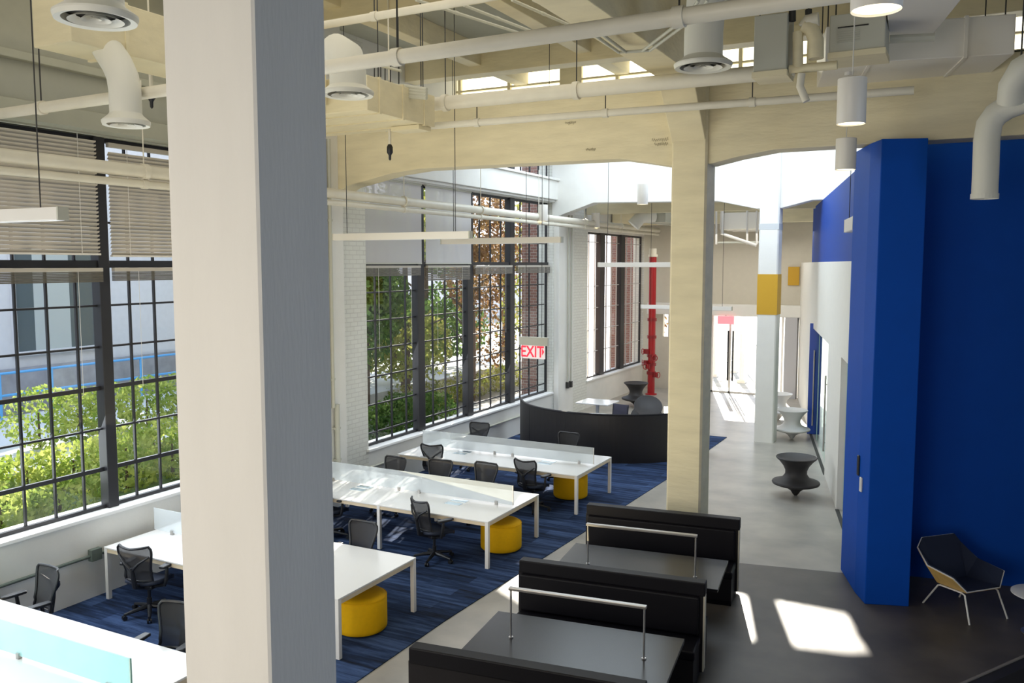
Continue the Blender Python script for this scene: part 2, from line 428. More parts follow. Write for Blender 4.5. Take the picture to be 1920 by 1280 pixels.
# scribbles on the beam
for (px, py, w) in ((1108, 280, 14), (1238, 262, 22), (1240, 270, 18), (1070, 230, 16)):
    p = ony(px, py, 12.612); pts = []
    for i in range(26):
        pts.append(Vector((p.x+(i-13)*w/13*0.006, 12.612, p.z+0.035*math.sin(i*1.9)*random.uniform(0.4, 1))))
    q = MB(); q.tube(pts, 0.0022, 4)
    o = q.build('scribble', mat('pencil_mark', (0.25,0.22,0.15), 0.8)); tag(o, 'faint grey scribble high on the cream beam' if px != 1108 else 'faint grey scribble low on the cream beam, away from the column', 'marking', 'scribbles on the beam')
# ---------------- ceiling of the near hall and its joists
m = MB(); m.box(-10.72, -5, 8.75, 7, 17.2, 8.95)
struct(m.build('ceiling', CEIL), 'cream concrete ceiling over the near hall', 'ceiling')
for i, yy in enumerate((5.2, 8.6, 10.9, 15.2)):
    m = MB(); m.box(-10.25, yy-0.18, 8.2, 7, yy+0.18, 8.75)
    struct(m.build('joist', BEAM, bevel=0.01), 'cream concrete ceiling joist %s' % ['closest to the near column', 'above the long sprinkler pipe', 'just before the haunched beam', 'beyond the haunched beam'][i], 'joist')
for i, xx in enumerate((-8.6, -6.3, -1.2, 1.4)):
    m = MB(); m.box(xx-0.14, 3.5, 8.35, xx+0.14, 17.1, 8.75)
    struct(m.build('joist', BEAM, bevel=0.01), 'slim cream joist running away along the ceiling, %s' % ['nearest the windows', 'second from the windows', 'over the corridor', 'above the blue wall'][i], 'joist')
# clerestory upstand
root = thing('window_5', 'bright clerestory strip beyond the cream beam', 'window', (0, 17.1, 7.9), kind='structure')
m = MB(); m.box(-10.25, -0.1, 0, 7, 0.1, 0.17); m.box(-10.25, -0.1, 0.72, 7, 0.1, 1.05)
m.build('upstand', BEAM, root)
m = MB()
x = -10.2; i = 0
while x < 7:
    m.box(x, -0.06, 0.17, x+0.07 if i % 4 != 2 else x+0.5, 0.06, 0.72); x += 1.25; i += 1
m.box(-10.25, -0.05, 0.43, 7, 0.05, 0.47)
m.build('bars', BEAM, root)
m = MB(); m.quad((-10.25, 0.03, 0.17), (7, 0.03, 0.17), (7, 0.03, 0.72), (-10.25, 0.03, 0.72)); m.build('glazing', CLER, root)
# ceiling of the middle bay with a diffusing skylight; unseen far ceiling with openings shaped to cast sun patches
SKX0, SKX1, SKY0, SKY1 = -9.6, 0.5, 17.6, 21.8
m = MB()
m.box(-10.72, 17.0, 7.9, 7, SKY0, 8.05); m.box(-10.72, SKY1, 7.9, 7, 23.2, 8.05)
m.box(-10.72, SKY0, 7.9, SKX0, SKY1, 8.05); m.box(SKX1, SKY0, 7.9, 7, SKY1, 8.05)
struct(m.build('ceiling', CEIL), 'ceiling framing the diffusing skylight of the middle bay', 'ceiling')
root = thing('window_6', 'broad diffusing skylight panel over the middle bay', 'skylight', (0, 0, 7.95), kind='structure')
m = MB(); m.quad((SKX0, SKY0, 0), (SKX0, SKY1, 0), (SKX1, SKY1, 0), (SKX1, SKY0, 0)); m.build('diffuser', SKYLITE, root)
m = MB()
for i in range(1, 8): m.box(SKX0+i*(SKX1-SKX0)/8-0.04, SKY0, -0.05, SKX0+i*(SKX1-SKX0)/8+0.04, SKY1, 0.04)
m.build('bars', FRAME, root)
from mathutils.geometry import tessellate_polygon
SUND = Vector((0.66, -2.05, -1.0))
ZC = 6.9
def up_to(pts, z=ZC): return [Vector((p[0]-SUND.x*z, p[1]-SUND.y*z, z)) for p in pts]
sun_patch_holes = [up_to([(-2.06, 11.77), (-1.19, 11.96), (-0.75, 10.45), (-1.57, 10.31)]),
         up_to([(-2.68, 11.95), (-2.54, 11.97), (-2.05, 10.27), (-2.17, 10.24)]),
         up_to([(-5.80, 11.35), (-4.95, 11.40), (-4.70, 9.85), (-5.60, 9.85)])]
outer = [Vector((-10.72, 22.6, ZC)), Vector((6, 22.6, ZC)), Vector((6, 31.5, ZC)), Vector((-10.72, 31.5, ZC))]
polys = [outer]+sun_patch_holes
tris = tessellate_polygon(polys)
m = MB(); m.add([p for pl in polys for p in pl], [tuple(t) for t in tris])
struct(m.build('ceiling', CEIL), 'unseen ceiling of the far bay with openings shaped to cast sun patches', 'ceiling')

# ---------------- far wall with glazed entrance (Y = 30.2)
FY = 30.2
def fx(px): return ony(px, 600, FY).x
xd0, xd1 = fx(1335), fx(1470)                 # glazed entrance
m = MB()
m.box(-10.25, FY, 0, fx(1243), FY+0.2, 6.9); m.box(fx(1253), FY, 0, xd0+0.02, FY+0.2, 6.9)
m.box(fx(1243), FY, 0, fx(1253), FY+0.2, 1.9); m.box(fx(1243), FY, 2.75, fx(1253), FY+0.2, 6.9)
m.box(xd0+0.02, FY, 2.72, 3, FY+0.2, 6.9)
struct(m.build('wall_far', mat('far_wall_beige', (0.62,0.58,0.49), 0.7, noise=0.04)), 'beige far wall above the glazed entrance', 'wall')
m = MB(); m.box(-10.0, FY-0.35, 2.72, 1, FY, 3.12)
struct(m.build('beam', WHITE, bevel=0.01), 'pale header over the glazed entrance', 'beam')
root = thing('door_1', 'glazed entrance doors with tall dark pulls at the far end', 'door', (xd0, FY, 0), kind='structure')
Ld = xd1-xd0
m = MB()
for xx in (0.0, 0.62, Ld-0.06): m.box(xx, -0.03, 0, xx+0.06, 0.05, 2.72)
m.box(0, -0.03, 0, Ld, 0.05, 0.06)
m.build('frame', LAMPW, root)
m = MB(); m.quad((0, 0, 0), (Ld, 0, 0), (Ld, 0, 2.72), (0, 0, 2.72)); m.build('glass', GLASS, root)
for px in (1365, 1374):
    p = ony(px, 660, FY-0.12)
    q = MB(); q.cyl((p.x-xd0, -0.12, 0.45), (p.x-xd0, -0.12, 2.2), 0.028); q.cyl((p.x-xd0, -0.12, 0.7), (p.x-xd0, 0, 0.7), 0.015); q.cyl((p.x-xd0, -0.12, 1.9), (p.x-xd0, 0, 1.9), 0.015)
    q.build('handle', BLKPLASTIC, root, smooth=True)
gp0, gp1 = fx(1476), fx(1499)
m = MB(); m.box(gp0, FY-0.4, 0, gp1, FY-0.05, 2.72)
struct(m.build('pilaster', mat('grey_pier', (0.50,0.50,0.53), 0.7)), 'grey pier right of the entrance, behind the pale stool', 'pier')
m = MB(); m.box(gp1+0.05, FY-0.3, 0, gp1+0.5, FY-0.05, 2.72)
struct(m.build('pilaster', CREAMEDGE), 'cream pier beside the blue door at the far end', 'pier')
p0 = ony(1478, 500, FY-0.06); p1 = ony(1498, 535, FY-0.06)
m = MB(); m.box(p0.x, FY-0.06, p1.z, p1.x, FY-0.005, p0.z)
tag(m.build('wall_panel', YELP, bevel=0.01), 'small ochre panel high on the beige far wall', 'panel')
p = ony(1361, 592, FY-0.42)
t = thing('exit_sign', 'glowing red sign plate hanging under the far entrance header', 'sign', (p.x, FY-0.42, 2.42))
m = MB(); m.box(-0.28, -0.03, 0.02, 0.28, 0.03, 0.30); m.build('face', mat('red_sign', (0.9,0.15,0.18), 0.5, emit=1.2, ecol=(1,0.22,0.25)), t, bevel=0.01)
m = MB(); m.box(-0.02, -0.01, 0.30, 0.02, 0.01, 0.33); m.build('bracket', CHROME, t)
# far cross beams seen under the bright beam
for i, (yy, z0, z1) in enumerate(((24.6, 6.0, 6.35), (26.8, 5.75, 6.25), (28.9, 5.85, 6.3))):
    m = MB(); m.box(-10.2, yy, z0, 2, yy+0.22, z1)
    struct(m.build('beam', BEAM, bevel=0.01), 'cream cross beam of the far bay, %s' % ['nearest', 'middle', 'farthest'][i], 'beam')

# ---------------- corridor wall frame (right side, turned 12 degrees)
RA = math.radians(12.0)
CO = Vector((-1.0, 12.5, 0))
tdir = Vector((-math.sin(RA), math.cos(RA), 0)); ndir = Vector((math.cos(RA), math.sin(RA), 0))
CT = Matrix((ndir, tdir, Vector((0, 0, 1)))).transposed().to_4x4(); CT.translation = CO
def cp(n, s, z): return CT @ Vector((n, s, z))        # n: into the rooms, s: along the corridor
def cbox(m, n0, s0, z0, n1, s1, z1): m.box(n0, s0, z0, n1, s1, z1, CT)
def s_of(px, py):                                        # where a floor pixel line meets the corridor plane
    d = ray(px, py); q = CO-CAM
    k = q.dot(ndir)/d.dot(ndir)
    return (CAM+d*k-CO).dot(tdir)
sA0, sA1 = 0.3, s_of(1568, 947)              # first glass bay
sB0, sB1 = s_of(1546, 872), s_of(1516, 815)  # second glass bay
m = MB()
cbox(m, 0, 0, 2.82, 0.25, 19.5, 4.55)
cbox(m, 0, sA1, 0, 0.25, sB0, 2.82)
cbox(m, 0, sB1+0.2, 0, 0.25, 19.5, 2.82)
struct(m.build('wall_corridor', WALLW), 'white corridor wall over the glass doors', 'wall')
m = MB(); cbox(m, 0.02, 0.75, 4.55, 0.25, 13.2, 6.05)
struct(m.build('wall_corridor', mat('bright_blue_wall_paint', (0.003,0.055,0.34), 0.6, spec=0.2)), 'bright blue band of corridor wall above the white part', 'wall')
m = MB(); cbox(m, -0.02, 0.2, 0.0, 0.05, sA1, 0.004); cbox(m, -0.02, sB0, 0.0, 0.05, sB1, 0.004)
struct(m.build('trim_6', DARKM), 'dark floor track under the glass doors', 'track')
def glass_door(name, lab, s0, s1, hs):
    root = bpy.data.objects.new(name, None); COL.objects.link(root); root.matrix_world = CT @ Matrix.Translation((0.10, s0, 0))
    tag(root, lab, 'door', kind='structure')
    L = s1-s0
    m = MB(); m.quad((0, 0, 0.02), (0, L, 0.02), (0, L, 2.8), (0, 0, 2.8)); m.build('glass', DOORGL, root)
    m = MB()
    m.box(-0.008, L*0.72, 0.02, 0.008, L*0.72+0.012, 2.8)
    m.build('glass_edge', GLASSEDGE, root)
    m = MB(); m.cyl((-0.07, hs, 0.35), (-0.07, hs, 2.05), 0.02)
    for z in (0.55, 1.85): m.cyl((-0.07, hs, z), (0, hs, z), 0.012)
    m.build('handle', CHROME, root, smooth=True)
    return root
glass_door('door_2', 'clear glass sliding door with a long metal pull just past the blue pier', sA0, sA1, 1.9)
glass_door('door_3', 'clear glass panel beside the open blue door down the corridor', sB0, sB1, 0.8)
# open blue door leaf
pa = onz(1513, 813); pb = onz(1536, 815)
root = thing('door_4', 'open blue door with a tall steel pull far down the corridor', 'door', (pa.x, pa.y, 0), math.atan2(pb.y-pa.y, pb.x-pa.x), kind='structure')
wd = (pb-pa).length
m = MB(); m.box(0, -0.03, 0.01, wd, 0.03, 2.95); m.build('leaf', BLUEDOOR, root, bevel=0.004)
m = MB(); m.cyl((wd*0.45, -0.10, 0.25), (wd*0.45, -0.10, 2.25), 0.02)
for z in (0.5, 2.0): m.cyl((wd*0.45, -0.10, z), (wd*0.45, -0.02, z), 0.012)
m.build('handle', CHROME, root, smooth=True)
# room behind the corridor glass
m = MB(); cbox(m, 3.6, 3.4, 0, 3.75, 20, 3.2)
struct(m.build('wall_inner', mat('inner_wall', (0.55,0.62,0.60), 0.7)), 'pale inner wall of the rooms behind the corridor glass', 'wall')
m = MB(); cbox(m, 0.25, 2.6, 3.05, 3.6, 20, 3.15)
struct(m.build('ceiling', WALLW), 'low ceiling of the rooms behind the corridor glass', 'ceiling')
m = MB(); cbox(m, 0.25, 9.6, 0, 3.6, 9.75, 3.05)
struct(m.build('wall_inner', WALLW), 'white cross wall between the rooms behind the glass', 'wall')

# blue pier and wall
pf0 = onz(1621, 1132); pf1 = onz(1704, 1137)
dirp = (pf1-pf0).normalized(); nb = Vector((-dirp.y, dirp.x, 0))
lf = onz(1602, 1110)
m = MB(); m.prism([(lf.x, lf.y), (pf0.x, pf0.y), (pf1.x, pf1.y), (pf1.x+nb.x*1.3, pf1.y+nb.y*1.3), (lf.x+nb.x*0.9, lf.y+nb.y*0.9)], 'z', 0, 6.08)
struct(m.build('pillar', BLUE, bevel=0.01), 'blue painted pier at the corner by the lounge chair', 'pier')
b0 = pf1+nb*1.25-dirp*0.1
dw = Vector((math.cos(math.radians(10)), math.sin(math.radians(10)), 0)); nw = Vector((-dw.y, dw.x, 0))
m = MB(); q = [b0, b0+dw*7, b0+dw*7+nw*0.25, b0+nw*0.25]
m.prism([(p.x, p.y) for p in q], 'z', 0, 6.2)
struct(m.build('wall_right', BLUE), 'deep blue wall behind the lounge chair', 'wall')
# plaster wall above the blue box, enclosing walls
m = MB(); m.box(6.8, -5, 0, 7, 31.5, 8.95)
struct(m.build('wall_side', WALLW), 'white side wall out of sight to the right', 'wall')
m = MB(); m.box(-10.72, -5.2, 0, 7, -5, 8.95)
struct(m.build('wall_back', WALLW), 'white wall behind the viewer', 'wall')
# small white call plate and dark reader on the pier
for (px, py, w, h, mt, nm, lab) in ((1616, 908, 0.075, 0.20, WHITEPL, 'call_plate', 'small white oval plate low on the blue pier'), (1611, 872, 0.06, 0.28, BLKPLASTIC, 'card_reader', 'slim black reader on the edge of the blue pier above the white plate')):
    dl = (pf0-lf).normalized(); nl = Vector((dl.y, -dl.x, 0))
    if nl.x > 0: nl = -nl
    d = ray(px, py); k = (lf-CAM).dot(nl)/d.dot(nl); p = CAM+d*k+nl*0.012
    t = MB(); t.box(-w/2, -0.014, -h/2, w/2, 0.014, h/2)
    o = t.build(nm, mt, bevel=0.012); o.location = p; o.rotation_euler = (0, 0, math.atan2(dl.y, dl.x))
    tag(o, lab, 'plate' if nm == 'call_plate' else 'reader')
# stair guard at the lower right corner
a = onz(1790, 1288, 0.9); b = onz(1930, 1226, 0.9); dd = (b-a).normalized(); nn = Vector((dd.y, -dd.x, 0))
a = a-dd*0.8; b = b+dd*0.6
m = MB(); m.prism([(p.x, p.y) for p in (a, b, b+nn*0.12, a+nn*0.12)], 'z', 0, 0.9)
t = thing('stair_guard', 'low dark stair guard at the lower right corner with a pale top edge', 'guard', (0, 0, 0), kind='structure')
m.build('panel', BOOTH, t)
m = MB(); m.prism([(p.x, p.y) for p in (a-nn*0.012, b-nn*0.012, b+nn*0.012, a+nn*0.012)], 'z', 0.89, 0.91)
m.build('edge_strip', mat('dull_bronze_edge', (0.16,0.14,0.12), 0.4), t)

# ================================================================== EXTERIOR
m = MB(); m.box(-90, -30, -0.12, XO, 120, -0.02); m.box(XO, 30.4, -0.12, 60, 120, -0.02)
struct(m.build('ground', GROUNDM), 'sunlit ground outside the building', 'ground')
m = MB(); m.box(-14.6, -10, -0.02, XO-0.02, 13.6, 0.75)
struct(m.build('lawn', GRASS), 'raised lawn bed outside the near window', 'lawn')
m = MB(); m.box(-20.2, -10, -0.02, -14.6, 30, 0.85)
struct(m.build('path', PAVE), 'pale paved path between hedges and blue railing', 'path')

def leaves(m, c, r, n, size, squash=1.0):
    c = Vector(c)
    for i in range(n):
        while True:
            u = Vector((random.uniform(-1, 1), random.uniform(-1, 1), random.uniform(-1, 1)))
            if 0.25 < u.length < 1: break
        u = u.normalized()*(u.length**0.45)
        p = c+Vector((u.x*r[0], u.y*r[1], u.z*r[2]))
        a = Vector((random.gauss(0, 1), random.gauss(0, 1), random.gauss(0, 0.7))).normalized()
        b = a.orthogonal().normalized()
        b.rotate(Matrix.Rotation(random.uniform(0, 6.28), 3, a))
        cc = a.cross(b)
        s = size*random.uniform(0.6, 1.3)
        m.quad(p-b*s, p-cc*s*0.55, p+b*s, p+cc*s*0.55)
def hedge(xa, ya, xb, yb, z0, z1, w, lab, mt=HEDGE, n=1100):
    m = MB(); L = math.hypot(xb-xa, yb-ya); k = max(2, int(L/0.8))
    for i in range(k):
        f = (i+0.5)/k
        x = xa+(xb-xa)*f+random.uniform(-0.1, 0.1); y = ya+(yb-ya)*f; h = (z1-z0)*random.uniform(0.88, 1.08)
        leaves(m, (x, y, z0+h*0.5), (w*random.uniform(0.85, 1.1), 0.75, h*0.52), int(n*0.8), 0.055)
    t = thing('hedge', lab, 'hedge', ((xa+xb)/2, (ya+yb)/2, z0))
    for v in m.v: v -= t.location
    m.build('foliage', mt, t)
    for i in range(k):
        m = MB(); f = (i+0.5)/k; m.cyl((xa+(xb-xa)*f-t.location.x, ya+(yb-ya)*f-t.location.y, 0), (xa+(xb-xa)*f-t.location.x, ya+(yb-ya)*f-t.location.y, (z1-z0)*0.6), 0.03, 0.015, 6)
        m.build('stem', BARK, t)
hedge(-12.0, 3.2, -12.0, 8.7, 0.72, 1.28, 0.50, 'low rounded hedge close under the near window')
hedge(-13.2, 4.0, -13.2, 11.4, 0.72, 1.52, 0.55, 'mid-height sunlit hedge behind the low hedge')
hedge(-16.0, 10.2, -16.0, 17.0, 0.9, 2.05, 0.5, 'taller hedge along the pale path, farther from the window')
hedge(-12.3, 9.2, -12.3, 13.0, 0.72, 1.9, 0.55, 'dark green shrub bank by the brick pier')
# building opposite
BX = -21.0
t = thing('building', 'pale stucco building opposite with tall dark curtained windows', 'building', (BX, 14, 0))
m = MB(); m.box(-6, -26, 1.7, 0, 10.5, 11); m.build('wall', BLDG, t)
m = MB(); m.box(-6, -26, 0, 0.12, 10.5, 1.9); m.build('plinth', BLDGD, t)
for i, yy in enumerate((-14.5, -9.5, -5.2, -0.6, 6.0)):
    p = MB(); p.box(-0.12, yy, 2.25, 0.03, yy+2.3, 5.0); w = p.build('window', BLDGW, t)
    q = MB(); q.box(0.0, yy+0.55, 2.3, 0.04, yy+1.55, 4.95); q.build('curtain', CURT, w)
    q = MB(); q.box(0.0, yy-0.05, 2.2, 0.10, yy+0.05, 5.05); q.box(0, yy+2.25, 2.2, 0.1, yy+2.35, 5.05); q.box(0, yy, 2.2, 0.14, yy+2.3, 2.3); q.build('window_frame', BLDG, w)
t = thing('railing', 'blue painted steel railing in front of the pale building', 'railing', (-19.0, 10, 1.0))
m = MB()
for z in (0.55, 1.05): m.cyl((0, -12, z), (0, 8, z), 0.03, n=8)
m.build('rails', RAILB, t, smooth=True)
for i in range(17):
    q = MB(); q.cyl((0, -12+i*1.25, 0), (0, -12+i*1.25, 1.05), 0.03, n=8); q.build('post', RAILB, t, smooth=True)
# trees outside the middle window
def tree(x, y, h, r, mt, lab, n=2600, trunk=0.16, base=1.6, group=None, size=0.10):
    t = thing('tree', lab, 'tree', (x, y, 0), group=group)
    m = MB()
    for i in range(9):
        a = random.uniform(0, 6.28); rr = r*random.uniform(0.15, 0.75)
        zz = base+(h-base)*random.uniform(0.05, 0.95)
        leaves(m, (rr*math.cos(a), rr*math.sin(a), zz), (r*0.55, r*0.55, (h-base)*0.20), n//9, size)
    m.build('foliage', mt, t)
    m = MB(); m.tube([(0, 0, -0.1), (0.05, 0.03, base), (0.0, 0.1, h*0.6), (0.1, 0, h*0.9)], [trunk, trunk*0.85, trunk*0.5, trunk*0.15], 8)
    for i in range(7):
        a = random.uniform(0, 6.28); z = base+(h-base)*i/9
        m.tube([(0, 0, z), (r*0.4*math.cos(a), r*0.4*math.sin(a), z+0.5), (r*0.8*math.cos(a), r*0.8*math.sin(a), z+0.8)], [trunk*0.35, trunk*0.2, 0.01], 6)
    m.build('trunk', BARK, t, smooth=True)
tree(-13.4, 17.6, 6.6, 1.6, LEAFG, 'dense green tree outside the left panes of the middle window', 9000, size=0.085)
tree(-14.6, 21.2, 7.2, 1.9, LEAFY, 'yellow-green tree outside the centre of the middle window', 7500, size=0.085)
tree(-14.3, 24.6, 7.2, 1.5, LEAFR, 'russet-leaved tree outside the right half of the middle window', 5000, size=0.075)
tree(-13.6, 27.6, 7.0, 1.3, LEAFY, 'thin yellowing tree near the brick pier outside', 1500, trunk=0.2, size=0.08)
tree(-17.0, 26.0, 7.0, 2.0, LEAFG, 'green tree standing farther back behind the russet tree', 6500)
tree(-17.5, 20.5, 7.0, 2.3, LEAFG, 'dark green tree standing farther back behind the yellow-green tree', 7500)
tree(-17.5, 33.0, 7.5, 2.2, LEAFR, 'bare-looking reddish tree outside the far window', 1500, size=0.07)
hedge(-12.6, 15.0, -12.6, 20.0, 0.0, 1.15, 0.6, 'dark low shrubs under the middle window', LEAFG, 1500)
hedge(-14.5, 20.5, -14.5, 28.0, 0.0, 0.9, 0.6, 'sunlit low shrubs under the russet tree', LEAFY, 700)
m = MB(); m.box(-11.9, 23.6, 0, -10.75, 24.6, 9)
struct(m.build('wall_outside', BRICKR), 'red brick pier outside between the middle and far windows', 'wall')
m = MB(); m.box(-11.7, 30.6, 0, -10.75, 33, 9)
struct(m.build('wall_outside', BRICKR), 'red brick wall outside beyond the far window', 'wall')
# street end of the entrance
t = thing('building', 'pale sunlit building across the street beyond the far window', 'building', (-40, 62, 0))
m = MB(); m.box(-14, -14, 0, 4, 12, 6.5); m.build('wall', BLDG, t)
for i in range(5):
    q = MB(); q.box(-12+i*3, -14.06, 2, -10.4+i*3, -13.9, 4); q.build('window', BLDGW, t)
for i, (x, y) in enumerate(((-8.7, 34.5), (-8.3, 36.2), (-7.3, 33.2))):
    t = thing('post', 'white porch post outside the entrance, %s' % ['behind the door pulls', 'farthest of the row', 'nearest the doors'][i], 'post', (x, y, -0.02))
    m = MB(); m.cyl((0, 0, 0), (0, 0, 4), 0.09); m.build('shaft', LAMPW, t, smooth=True)
    m = MB(); m.box(-0.15, -0.15, 0, 0.15, 0.15, 0.12); m.build('base', LAMPW, t)
t = thing('railing', 'pale ramp railing outside the entrance doors', 'railing', (-9.6, 34.2, -0.02))
m = MB(); m.tube([(0, 0, 0.6), (2.6, 2.2, 1.3)], 0.035, 8); m.tube([(0, 0, 0.2), (2.6, 2.2, 0.9)], 0.025, 8); m.build('rails', LAMPW, t)
for i in range(5):
    q = MB(); f = i/4; q.cyl((2.6*f, 2.2*f, 0), (2.6*f, 2.2*f, 0.6+0.7*f), 0.025, n=8); q.build('post', LAMPW, t)
tree(-13.0, 44.0, 7, 2.0, LEAFR, 'brownish tree beyond the entrance porch', 1200)
# ================================================================== FURNITURE
# ---------------- desks
def desk(y0, y1, x0, x1, lab, xs=None, hatches=True, glass=SCREEN, sx1=None):
    t = thing('bench_desk', lab, 'desk', ((x0+x1)/2, (y0+y1)/2, 0.012), group='white bench desks in rows')
    L = (x1-x0)/2; W = (y1-y0)/2; zt = 0.718
    m = MB()
    m.box(-L, -W, zt-0.022, L, W, zt)
    m.build('table_top', TABLEW, t, bevel=0.004)
    m = MB()
    for s in (-1, 1):
        m.box(-L+0.05, s*(W-0.03)-0.02, zt-0.075, L-0.05, s*(W-0.03)+0.02, zt-0.022)
        m.box(s*(L-0.03)-0.025, -W+0.02, zt-0.075, s*(L-0.03)+0.025, W-0.02, zt-0.022)
    m.box(-0.03, -W+0.05, zt-0.075, 0.03, W-0.05, zt-0.022)
    m.build('frame', TABLEEDGE, t)
    for xx in (-L+0.03, 0.0, L-0.03):
        for s in (-1, 1):
            q = MB(); q.box(xx-0.028, s*(W-0.03)-0.028, 0, xx+0.028, s*(W-0.03)+0.028, zt-0.022)
            q.build('leg', LEGW, t, bevel=0.004)
    r = (sx1 if sx1 is not None else x1-0.03)-(x0+x1)/2
    m = MB(); m.box(-L+0.05, -0.006, zt+0.03, r, 0.006, zt+0.34)
    sc = m.build('privacy_screen', glass, t)
    m = MB(); m.box(r-0.012, -0.008, zt+0.03, r, 0.008, zt+0.34)
    m.build('screen_edge', GLASSEDGE if glass is TEALGL else LAMPW, sc)
    m = MB()
    for xx in (-L+0.4, -0.2, 0.2, r-0.3): m.box(xx-0.02, -0.02, zt, xx+0.02, 0.02, zt+0.06)
    m.build('clamp', CHROME, sc)
    if hatches:
        for xx in (-0.85, 1.02):
            for yy in (-0.26, -0.07):
                q = MB(); q.box(xx-0.14, yy-0.06, zt, xx+0.14, yy+0.06, zt+0.004); q.build('cable_hatch', ALU, t)
    return t
desk(4.1, 5.74, -10.0, -6.17, 'brightly lit white bench desk with a teal glass screen, nearest of the four', hatches=False, glass=TEALGL, sx1=-6.3)
desk(7.5, 9.08, -10.05, -6.1, 'white bench desk passing behind the huge column', hatches=False, sx1=-7.5)
desk(10.85, 12.58, -9.98, -6.02, 'white bench desk with frosted screen, third row counting from the viewer')
desk(14.02, 15.74, -9.85, -5.95, 'white bench desk farthest away, in front of the curved dark screen')

# ---------------- yellow ottomans
def ottoman(x, y, r, h, lab):
    t = thing('ottoman', lab, 'ottoman', (x, y, 0.012), group='yellow ottomans at the desk ends')
    m = MB(); m.lathe([(r-0.02, 0.02), (r-0.002, 0.04), (r, 0.08), (r, h-0.07), (r-0.012, h-0.03), (r-0.04, h-0.005), (r-0.09, h), (0.0001, h+0.004)], n=48)
    o = m.build('cover', YEL, t, smooth=True)
    m = MB(); m.tube([((r-0.004)*math.cos(a*2*PI/48), (r-0.004)*math.sin(a*2*PI/48), h-0.035) for a in range(48)], 0.006, 6, closed=True); m.build('piping', YEL, o, smooth=True)
    m = MB(); m.lathe([(r-0.05, 0), (r-0.05, 0.025)], n=40); m.build('base', BLKPLASTIC, t)
ottoman(-6.42, 8.32, 0.325, 0.46, 'yellow drum ottoman closest to the huge column')
ottoman(-6.30, 11.78, 0.325, 0.46, 'yellow drum ottoman in the middle, under the corner of the third desk row')
ottoman(-6.55, 15.10, 0.33, 0.46, 'yellow drum ottoman farthest away, under the last desk')

